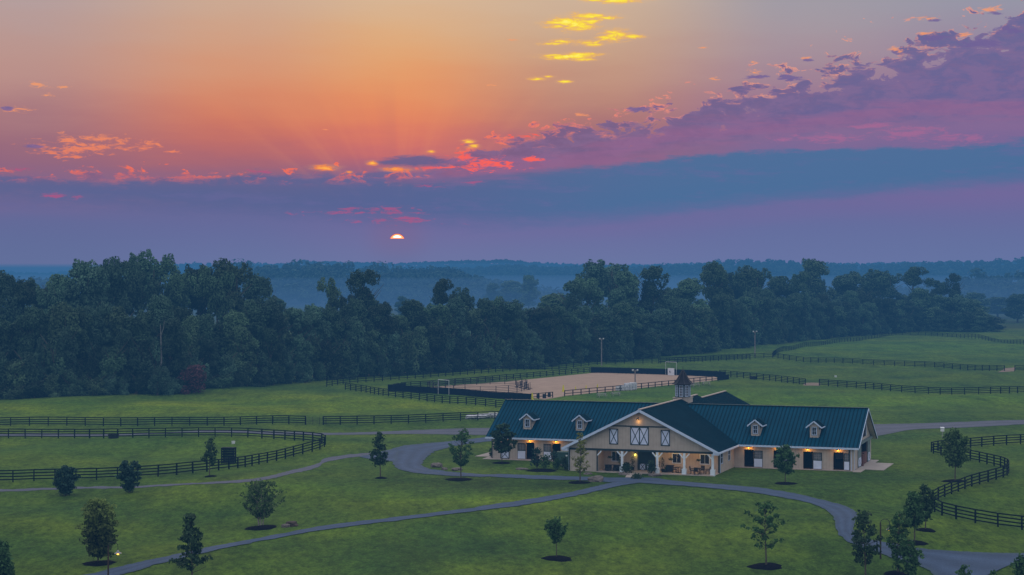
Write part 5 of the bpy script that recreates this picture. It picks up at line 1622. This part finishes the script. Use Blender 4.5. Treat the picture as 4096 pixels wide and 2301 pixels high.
def armchair(u, v, rz, label):
    x, y = from_barn(u, v); o = thing('armchair', label, 'armchair', (x, y, .1), rz - YAW, 'dark tub armchairs on the porch')
    MB().box(-.35, .35, -.35, .30, .05, .42).obj('seat', 'furn', o, .05)
    mb = MB()
    pts = []
    for k in range(9):
        t = math.pi * k / 8; pts.append((.40 * math.cos(t), .05 + .36 * math.sin(t), 0))
    for a, b in zip(pts, pts[1:]): mb.bar(Vector(a) + Vector((0, 0, .42)), Vector(b) + Vector((0, 0, .42)), .10, .72)
    mb.obj('backrest', 'furn', o)


armchair(-4.45, -10.9, .5, 'dark tub armchair nearest the porch side wall')
armchair(-3.45, -10.8, -.5, 'dark tub armchair nearer the first white post')


def rtable(u, v, r_, label, drape=False):
    x, y = from_barn(u, v); o = thing('round_table', label, 'table', (x, y, .1), 0, 'dark tables on the porch')
    MB().lathe([(r_, .70), (r_ + .01, .72), (r_, .74)], 18).obj('tabletop', 'furn', o)
    MB().lathe([(.28, 0), (.26, .04), (.05, .08), (.05, .70)], 10).obj('pedestal', 'furn', o)
    return o


rtable(7.5, -10.9, .62, 'dark round table between the third and corner posts')
chair(6.55, -10.8, math.pi / 2, 'dark chair left of the round table by the corner post')
chair(8.45, -10.6, -math.pi / 2, 'dark chair right of the round table at the corner post')
chair(7.6, -9.9, 0, 'dark chair behind the round table by the wall')
chair(7.3, -11.75, math.pi, 'dark chair pulled up to the front of the round table')
rtable(-3.95, -10.2, .32, 'small dark side table between the two armchairs')
rtable(4.55, -10.2, .38, 'small dark table between grill and third post')
chair(4.1, -10.3, math.pi / 2, 'dark chair next to the covered grill')
chair(5.2, -10.4, -math.pi / 2, 'dark chair behind the third white post')
x, y = from_barn(3.4, -10.0); o = thing('covered_grill', 'dark covered grill cart against the porch wall', 'grill', (x, y, .1), -YAW)
MB().box(-.45, .45, -.3, .3, .08, .86).obj('cover', 'furn', o, .05); MB().box(-.55, .55, -.25, .25, .87, .92).obj('shelf', 'furn', o)
for sx in (-.38, .38): MB().tube([(sx, -.2, .06), (sx, .2, .06)], .06, 10).obj('wheel', 'metal_dark', o)


# ------------------------------------------------------------------ the wood behind the farm
def forest_proto(kind, seed, leafm='forest_leaf'):
    """unit tree: 1 tall, about 1 wide at its widest is scaled at placing; returns (crown mesh, trunk mesh)"""
    r = random.Random(seed); lob = []; tr = MB()
    Hn, Rn = {'shrub': (9.0, 4.2), 'bushy': (20.0, 5.5)}.get(kind, (24.0, 6.0))
    if kind == 'broad':
        for k in range(46):
            t = r.random() ** .8; z = Hn * (.16 + .80 * t)
            rr = Rn * math.sin(math.pi * (.14 + .80 * t)) ** .7 * r.uniform(.25, .86); a = r.uniform(0, 6.28)
            lob.append(((rr * math.cos(a), rr * math.sin(a), z), r.uniform(1.4, 2.4), .8))
    elif kind == 'tall':
        tops = [(r.uniform(-.5, .5) * Rn, r.uniform(-.5, .5) * Rn, Hn * r.uniform(.80, .99)) for _ in range(5)]
        for c in tops:
            for k in range(7): lob.append(((c[0] + r.gauss(0, 1.6), c[1] + r.gauss(0, 1.6), c[2] - abs(r.gauss(0, 2.6)) - .6), r.uniform(1.1, 2.0), .8))
        for k in range(14):
            a = r.uniform(0, 6.28); rr = Rn * r.uniform(.2, .8); lob.append(((rr * math.cos(a), rr * math.sin(a), Hn * r.uniform(.30, .74)), r.uniform(1.2, 2.1), .8))
    elif kind == 'ragged':
        lean = r.uniform(-.12, .12) * Hn
        for k in range(44):
            t = r.random(); w_ = Rn * (.42 + .50 * (t > .6) * r.random() + .35 * (t < .4)); a = r.uniform(0, 6.28)
            lob.append(((lean * t + w_ * r.uniform(.1, 1) * math.cos(a), w_ * r.uniform(.1, 1) * math.sin(a), Hn * (.12 + .85 * t)), r.uniform(1.0, 1.9), .9))
    elif kind == 'shrub':
        for k in range(26):
            t = r.random(); z = Hn * (.08 + .82 * t); rr = Rn * math.sqrt(max(.05, 1 - t ** 2.0)) * r.uniform(.2, .8); a = r.uniform(0, 6.28)
            lob.append(((rr * math.cos(a), rr * math.sin(a), z), r.uniform(1.0, 1.7), .95))
    elif kind == 'bushy':
        for k in range(40):
            t = r.random(); z = Hn * (.05 + .88 * t); rr = Rn * math.sqrt(max(.05, 1 - t ** 2.2)) * r.uniform(.3, .9); a = r.uniform(0, 6.28)
            lob.append(((rr * math.cos(a), rr * math.sin(a), z), r.uniform(1.5, 2.5), .85))
    elif kind == 'conifer':
        for k in range(34):
            t = k / 34; a = k * 2.4; rr = Rn * .75 * (1 - t) * r.uniform(.5, 1)
            lob.append(((rr * math.cos(a), rr * math.sin(a), Hn * (.06 + .9 * t)), .5 + 1.7 * (1 - t), .6))
        lob.append(((0, 0, Hn * .98), .5, 1.6))
    elif kind == 'twiggy':
        for k in range(9):
            a = r.uniform(0, 6.28); rr = Rn * r.uniform(.2, .7); lob.append(((rr * math.cos(a), rr * math.sin(a), Hn * r.uniform(.35, .8)), r.uniform(.8, 1.5), .8))
    leaf = {'conifer': .28, 'shrub': .26}.get(kind, .34)
    if kind != 'conifer':
        for (c, rr, sq) in list(lob):
            for k in range(3):
                a = r.uniform(0, 6.28); e = r.uniform(-.5, 1.3); q = rr * r.uniform(.85, 1.2)
                lob.append(((c[0] + q * math.cos(a) * math.cos(e), c[1] + q * math.sin(a) * math.cos(e), c[2] + q * .9 * math.sin(e)), rr * r.uniform(.26, .5), 1.0))
    V = lobes_to_leaves(lob, 60, leaf, jit=.7, inner=.62, upb=.35)
    tr.tube([(0, 0, -1), (r.uniform(-.3, .3), 0, Hn * .4), (r.uniform(-.6, .6), r.uniform(-.6, .6), Hn * .86)], [.42, .30, .08], 7)
    for k in range(9 if kind != 'twiggy' else 26):
        a = r.uniform(0, 6.28); z = Hn * r.uniform(.35, .7); ln_ = Rn * r.uniform(.4, .9)
        e = Vector((ln_ * math.cos(a), ln_ * math.sin(a), z + ln_ * r.uniform(.7, 1.3)))
        tr.tube([(0, 0, z), tuple(e * .5 + Vector((0, 0, z * .5 + .2))), tuple(e)], [.16, .10, .04], 4)
        if kind == 'twiggy':
            for j in range(5):
                e2 = e + Vector((r.uniform(-1, 1), r.uniform(-1, 1), r.uniform(.4, 1.8))) * 1.4; tr.tube([tuple(e), tuple(e2)], [.06, .025], 3)
    return quads_mesh('crown', V, leafm), tr.mesh('trunk', 'bark'), 2 * Rn - .5, Hn + .6


PR = {k: [forest_proto(k, 40 + 7 * i + 100 * j) for i in range(n)] for j, (k, n) in enumerate([('broad', 4), ('tall', 4), ('ragged', 3), ('bushy', 4), ('conifer', 1), ('twiggy', 1), ('shrub', 4)])}
RED = forest_proto('shrub', 900, 'forest_leaf_red')
BASE = [(-120, 1008), (0, 1002), (400, 990), (600, 975), (900, 950), (1200, 932), (1500, 912), (1700, 900), (1900, 872), (2100, 850), (2300, 838), (2540, 840), (2700, 842)]


def interp(P, x):
    for (a, b), (c, d) in zip(P, P[1:]):
        if a <= x <= c: return b + (d - b) * (x - a) / (c - a)
    return P[0][1] if x < P[0][0] else P[-1][1]


def wood_depth(x2576):
    return HC * F / (interp(BASE, x2576) * 1.59 - Y0)


def plant(kind, x2, top2, w2, back, label, group, name='forest_tree', proto=None):
    d = wood_depth(x2) + back; px = x2 * 1.59
    x, y = (px - 2048) / F * d, d; z = hgt(x, y)
    ht = HC + (Y0 - top2 * 1.59) * d / F - z
    wd = w2 * 1.59 * d / F
    pr = proto or PR[kind][rnd.randrange(len(PR[kind]))]
    o = thing(name, label, 'tree', (x, y, z - .2), rnd.uniform(0, 6.28), group)
    for nm, me in (('trunk', pr[1]), ('crown', pr[0])):
        q = link(nm, me, o); q.scale = (wd / pr[2], wd / pr[2], ht / pr[3])
    return o


SKY = [
    (4, 682, 90, 'broad', 'hazy tree at the far left edge of the wood'),
    (50, 705, 90, 'broad', 'low rounded tree beside the far left edge tree'),
    (105, 690, 70, 'tall', 'tree with a small peak left of the big left clump'),
    (150, 682, 95, 'broad', 'broad tree starting the big left clump'),
    (212, 648, 115, 'broad', 'wide round crowned tree in the big left clump'),
    (268, 644, 90, 'tall', 'tall tree next to the wide round crown on the left'),
    (330, 640, 90, 'tall', 'tall dense tree just left of the highest left tree'),
    (386, 626, 100, 'tall', 'highest tree of the left clump with a lumpy top'),
    (440, 668, 80, 'tall', 'lower tree right of the highest left tree'),
    (500, 656, 100, 'tall', 'tree with see-through lower branches in the left clump'),
    (545, 660, 80, 'tall', 'tall thin leaved tree left of the gap'),
    (595, 648, 110, 'tall', 'broad topped tall tree near the right end of the left clump'),
    (645, 690, 90, 'broad', 'sloping tree at the right end of the left clump'),
    (690, 745, 80, 'broad', 'small tree closing the left clump at the gap'),
    (832, 690, 62, 'ragged', 'leaning vine covered tree left of the sun gap'),
    (868, 738, 60, 'ragged', 'short vine covered tree at the foot of the leaning one'),
    (916, 672, 105, 'ragged', 'big ragged tree standing up out of the gap under the sun'),
    (1108, 702, 66, 'ragged', 'ragged tree right of the sun gap with two lobes'),
    (1165, 716, 66, 'ragged', 'vine covered tree beside the two lobed ragged tree'),
    (1390, 738, 110, 'broad', 'rounded shoulder tree at the left of the arena clump'),
    (1440, 700, 80, 'ragged', 'ragged tree left of the highest tree behind the arena'),
    (1478, 690, 80, 'tall', 'tall tree hugging the highest tree behind the arena'),
    (1530, 645, 105, 'tall', 'highest tree behind the arena with a feathery top'),
    (1572, 676, 90, 'broad', 'broad tree tucked under the bare twigs behind the arena'),
    (1578, 654, 90, 'twiggy', 'bare twigged tree beside the highest tree behind the arena'),
    (1640, 664, 100, 'ragged', 'clump topped tree right of the bare twigged one'),
    (1690, 720, 80, 'broad', 'lower rounded tree before the dip behind the cupola'),
    (1730, 700, 90, 'broad', 'pale rounded tree right of the dip'),
    (1800, 658, 90, 'broad', 'tall round crowned tree above the cupola'),
    (1862, 672, 90, 'tall', 'tall lumpy tree right of the one above the cupola'),
    (1905, 666, 90, 'tall', 'pointed tall tree above the distant floodlight pole'),
    (1960, 690, 90, 'broad', 'sloping tree above the far pasture corner'),
    (2010, 684, 60, 'ragged', 'leaning ragged tree left of the flat topped one'),
    (2048, 652, 90, 'broad', 'highest rounded tree over the far pasture'),
    (2125, 690, 100, 'broad', 'wide tree right of the highest one over the far pasture'),
    (2185, 676, 90, 'tall', 'lumpy tree in the middle of the right hand clump'),
    (2240, 682, 90, 'tall', 'tree with a wavy top in the right hand clump'),
    (2295, 672, 80, 'ragged', 'dark ragged tree near the right end of the wood'),
    (2365, 706, 56, 'ragged', 'small ragged tree before the lone leaning one'),
    (2402, 684, 52, 'ragged', 'lone leaning vine covered tree at the right end of the wood'),
    (2445, 752, 90, 'broad', 'low tree sloping down at the right end of the wood'),
    (2490, 790, 80, 'bushy', 'last low tree of the wood beside the grey field'),
]
for x, t, w_, k, lb in SKY:
    plant(k, x, t, w_ * 1.12, rnd.uniform(26, 70) if k != 'ragged' else rnd.uniform(16, 26), lb, 'tall skyline trees of the wood')
for x, t in ((682, 700), (1055, 752), (736, 768)):
    plant('conifer', x, t + 8, 34, 14, {682: 'small pointed conifer at the edge of the left clump', 1055: 'small pointed conifer below the sun', 736: 'small pointed conifer in the gap'}[x], 'small conifers in the gap', 'conifer_tree')


def zone(x):
    for lim, s in ((120, 'at the far left edge'), (330, 'under the big left clump'), (480, 'left of the reddish tree'), (640, 'right of the reddish tree'), (800, 'below the gap beside the left clump'), (960, 'below the sun'), (1120, 'behind the left arena corner'),
                   (1300, 'behind the back rail of the arena'), (1480, 'left of the tall floodlight pole'), (1640, 'right of the tall floodlight pole'), (1800, 'behind the cupola'), (1960, 'behind the distant floodlight pole'), (2150, 'above the far pasture fence corner'), (2350, 'above the top pasture')):
        if x < lim: return s
    return 'at the right end of the wood'


FRONT = [(0, 790), (110, 738), (200, 760), (250, 765), (350, 755), (440, 755), (475, 795), (555, 795), (600, 752), (670, 760), (740, 772), (800, 765), (900, 752), (1000, 768), (1120, 752), (1250, 750), (1330, 765), (1400, 770), (1600, 770), (1800, 750), (2000, 735), (2200, 725), (2400, 745), (2500, 800), (2576, 815)]
def far_k(x): return min(1.05, max(.62, 440.0 / wood_depth(x)))


x = -30
while x < 2500:
    t = interp(FRONT, x) + rnd.uniform(-16, 22)
    plant(rnd.choice(['broad', 'bushy', 'bushy', 'tall']), x, t, rnd.uniform(78, 112) * far_k(x), rnd.uniform(6, 14), 'dark leafy tree high in the wood ' + zone(x), 'front trees of the wood')
    x += rnd.uniform(30, 44) * far_k(x)
x = -40
while x < 2510:
    t0 = interp(FRONT, x); b_ = interp(BASE, x)
    f_ = rnd.uniform(.16, .56)
    plant('bushy' if f_ < .34 else 'shrub', x, t0 + (b_ - t0) * f_, rnd.uniform(58, 88) * far_k(x), rnd.uniform(0, 5), 'lower bushy tree fronting the wood ' + zone(x), 'low front trees of the wood')
    x += rnd.uniform(28, 42) * far_k(x)
x = -40
while x < 2530:
    t0 = interp(FRONT, x); b_ = interp(BASE, x)
    plant('shrub', x, b_ - (b_ - t0) * rnd.uniform(.14, .32), rnd.uniform(36, 64) * far_k(x), rnd.uniform(-4, 0), 'dark shrub at the foot of the wood ' + zone(x), 'shrubs at the foot of the wood', 'wood_shrub')
    x += rnd.uniform(28, 44) * far_k(x)
plant('shrub', 488, 914, 84, -7, 'reddish bushy tree at the foot of the left wood', None, proto=RED)
# pale bare trunk standing in front of the left clump
d = wood_depth(405) + 1; q = Vector(((405 * 1.59 - 2048) / F * d, d, 0))
o = thing('bare_trunk', 'pale bare tree trunk standing out in the left clump', 'tree trunk', q)
MB().tube([(0, 0, -.5), (.1, 0, 8), (-.1, 0, 14.4)], [.21, .17, .09], 7).obj('stem', 'bark_grey', o)
mb = MB(); mb.tube([(0, 0, 12), (.5, 0, 13.6), (.7, .2, 15.4)], [.08, .06, .03], 5); mb.obj('branch', 'bark_grey', o)
for xx_, tt_ in ((396, 912), (414, 918)):
    plant('shrub', xx_, tt_, 50, -4, 'dark bush in front of the pale bare trunk', 'shrubs at the foot of the wood', 'wood_shrub')



# ------------------------------------------------------------------ far hills with their forest
def ridge(depth, prof, drop, rows, step, crown, nleaf, leaf, label, back=0):
    """hill whose forested skyline follows prof (2576-px points)"""
    xs = [p[0] for p in prof]
    x0, x1 = xs[0] * 1.59, xs[-1] * 1.59
    wx = lambda px: (px - 2048) / F * depth
    n = max(12, int((wx(x1) - wx(x0)) / 25))
    top = lambda X: HC + (Y0 - interp(prof, (X / depth * F + 2048) / 1.59) * 1.59) * depth / F
    V, Fc = [], []
    run = drop
    ks = 9
    for i in range(n + 1):
        X = wx(x0) + (wx(x1) - wx(x0)) * i / n
        zt = top(X) - crown * .7
        for k in range(ks):
            f = k / (ks - 1)
            V.append((X * (1 - .0 * f), depth - f * run, -1.5 + (zt + 1.5) * (1 - f) ** 1.2 if zt > -1.5 else -1.5))
        V.append((X, depth + 260, -2))
    m_ = ks + 1
    for i in range(n):
        for k in range(ks - 1): Fc.append((i * m_ + k, i * m_ + k + 1, (i + 1) * m_ + k + 1, (i + 1) * m_ + k))
        Fc.append((i * m_ + ks, i * m_, (i + 1) * m_, (i + 1) * m_ + ks))
    me = bpy.data.meshes.new('hill'); me.from_pydata(V, [], Fc); me.materials.append(MATS['hill_ground'])
    tag(link('hill', me), 'hill under ' + label, kind='structure')
    out = []
    for k in range(rows):
        f = k / max(1, rows - 1) * .92 if rows > 1 else 0
        X = wx(x0)
        while X < wx(x1):
            zt = top(X) - crown * .75
            zb = -1.5 + (zt + 1.5) * (1 - f) ** 1.2 if zt > -1.5 else -1.5
            s = rnd.uniform(.6, 1.05) if depth > 2500 or rnd.random() > .12 else rnd.uniform(1.0, 1.4)
            cz = zb + crown * .45 * s; r_ = crown * .55 * s
            dd = depth - f * run + rnd.uniform(-.5, .5) * run / max(1, rows)
            lob = []
            for j in range(4):
                lob.append(((X + rnd.uniform(-.5, .5) * r_, dd + rnd.uniform(-.5, .5) * r_, cz + rnd.uniform(-.25, .45) * r_), r_ * rnd.uniform(.5, .8), .85))
            out.append(lobes_to_leaves(lob, nleaf / 4 / (r_ * .65) ** 2, leaf, jit=.35, inner=.7, upb=.3))
            X += step * rnd.uniform(.45, .95)
    tag(link('distant_forest', quads_mesh('distant_forest', np.concatenate(out), 'far_leaf')), label, 'forest', kind='stuff')


ridge(5000, [(-150, 684), (0, 682), (100, 688), (250, 676), (430, 664), (600, 662), (700, 664), (760, 657), (900, 660), (1000, 663), (1180, 655), (1280, 655), (1400, 664), (1520, 668), (1700, 664), (1900, 662), (2120, 664), (2300, 660), (2420, 662), (2576, 658), (2740, 660)], 380, 5, 7, 13, 60, 3.2, 'pale blue forest on the farthest hills')
ridge(3000, [(1060, 686), (1140, 674), (1250, 666), (1420, 669), (1600, 672), (1740, 664), (1850, 653), (1990, 656), (2110, 667), (2300, 661), (2450, 656), (2576, 650), (2760, 646)], 420, 7, 9, 13, 70, 2.5, 'blue forest on the second hills right of the sun')
ridge(1750, [(600, 672), (650, 666), (760, 668), (835, 658), (870, 672), (960, 671), (1060, 676), (1120, 672), (1180, 684), (1250, 706), (1310, 728), (1350, 742), (1420, 760)], 330, 9, 8.5, 12, 90, 1.6, 'hazy forest on the hill below the sun')
ridge(1650, [(-150, 720), (0, 708), (60, 700), (130, 700), (300, 716)], 200, 5, 8.5, 12, 90, 1.6, 'hazy forest beyond the left end of the wood')
ridge(1650, [(2150, 738), (2300, 722), (2400, 700), (2480, 690), (2576, 684), (2740, 680)], 260, 6, 8.5, 12, 90, 1.6, 'hazy forest on the slope beyond the right end of the wood')
for i, (x, t, w_, dd) in enumerate([(1240, 712, 50, 1250), (1285, 706, 70, 1280), (1330, 690, 50, 1200), (1010, 744, 40, 980), (1095, 748, 36, 1000), (2452, 736, 70, 1000), (2510, 746, 80, 1050), (2560, 738, 70, 960), (2600, 745, 70, 980)]):
    px = x * 1.59; X, Y = (px - 2048) / F * dd, dd; z = hgt(X, Y)
    ht = HC + (Y0 - t * 1.59) * dd / F - z
    o = thing('hazy_tree', ['rounded hazy tree on the valley floor left of the lone one', 'wide hazy tree on the valley floor left of the lone one', 'lone hazy tree standing out on the valley floor', 'faint misty tree in the gap below the sun', 'faint misty tree behind the two lobed ragged tree', 'misty tree above the grey field, nearest the wood', 'wide misty tree above the grey field', 'misty tree above the grey field at the picture edge', 'misty tree above the grey field cut by the picture edge'][i], 'tree', (X, Y, z), rnd.uniform(0, 6), 'hazy trees beyond the wood')
    pr = PR['broad'][i % 4]
    for nm, me in (('trunk', pr[1]), ('crown', pr[0])):
        q = link(nm, me, o); wd = w_ * 1.59 * dd / F; q.scale = (wd / pr[2], wd / pr[2], ht / pr[3])


# ------------------------------------------------------------------ haze and mist
def volume_mat(name, col, s):
    m = bpy.data.materials.new(name); m.use_nodes = True
    nt = m.node_tree; N, L = nt.nodes, nt.links; N.clear()
    ab = N.new('ShaderNodeVolumeAbsorption'); ab.inputs['Color'].default_value = (0, 0, 0, 1); ab.inputs['Density'].default_value = s
    em = N.new('ShaderNodeEmission'); em.inputs['Color'].default_value = tuple(col) + (1,); em.inputs['Strength'].default_value = s
    ad = N.new('ShaderNodeAddShader'); L.new(ab.outputs[0], ad.inputs[0]); L.new(em.outputs[0], ad.inputs[1])
    o = N.new('ShaderNodeOutputMaterial'); L.new(ad.outputs[0], o.inputs['Volume'])
    MATS[name] = m


volume_mat('haze', HAZE_COL, HAZE_S)
tag(MB().box(-6000, 6000, -400, 9800, -60, HAZE_TOP).obj('haze', 'haze'), 'thin blue dawn haze lying over the whole valley', kind='structure')
volume_mat('mist', (.075, .150, .300), .00052)
for k, (zt_, lb_) in enumerate(((21, 'highest thin layer of mist in the valley behind the wood'), (14, 'middle layer of mist in the valley behind the wood'), (7, 'lowest layer of mist on the valley floor behind the wood'))):
    tag(MB().box(-3000 + k * 20, 3000 - k * 20, 940 + k * 25, 3600 - k * 30, -40 - k, zt_).obj('mist', 'mist'), lb_, kind='structure')
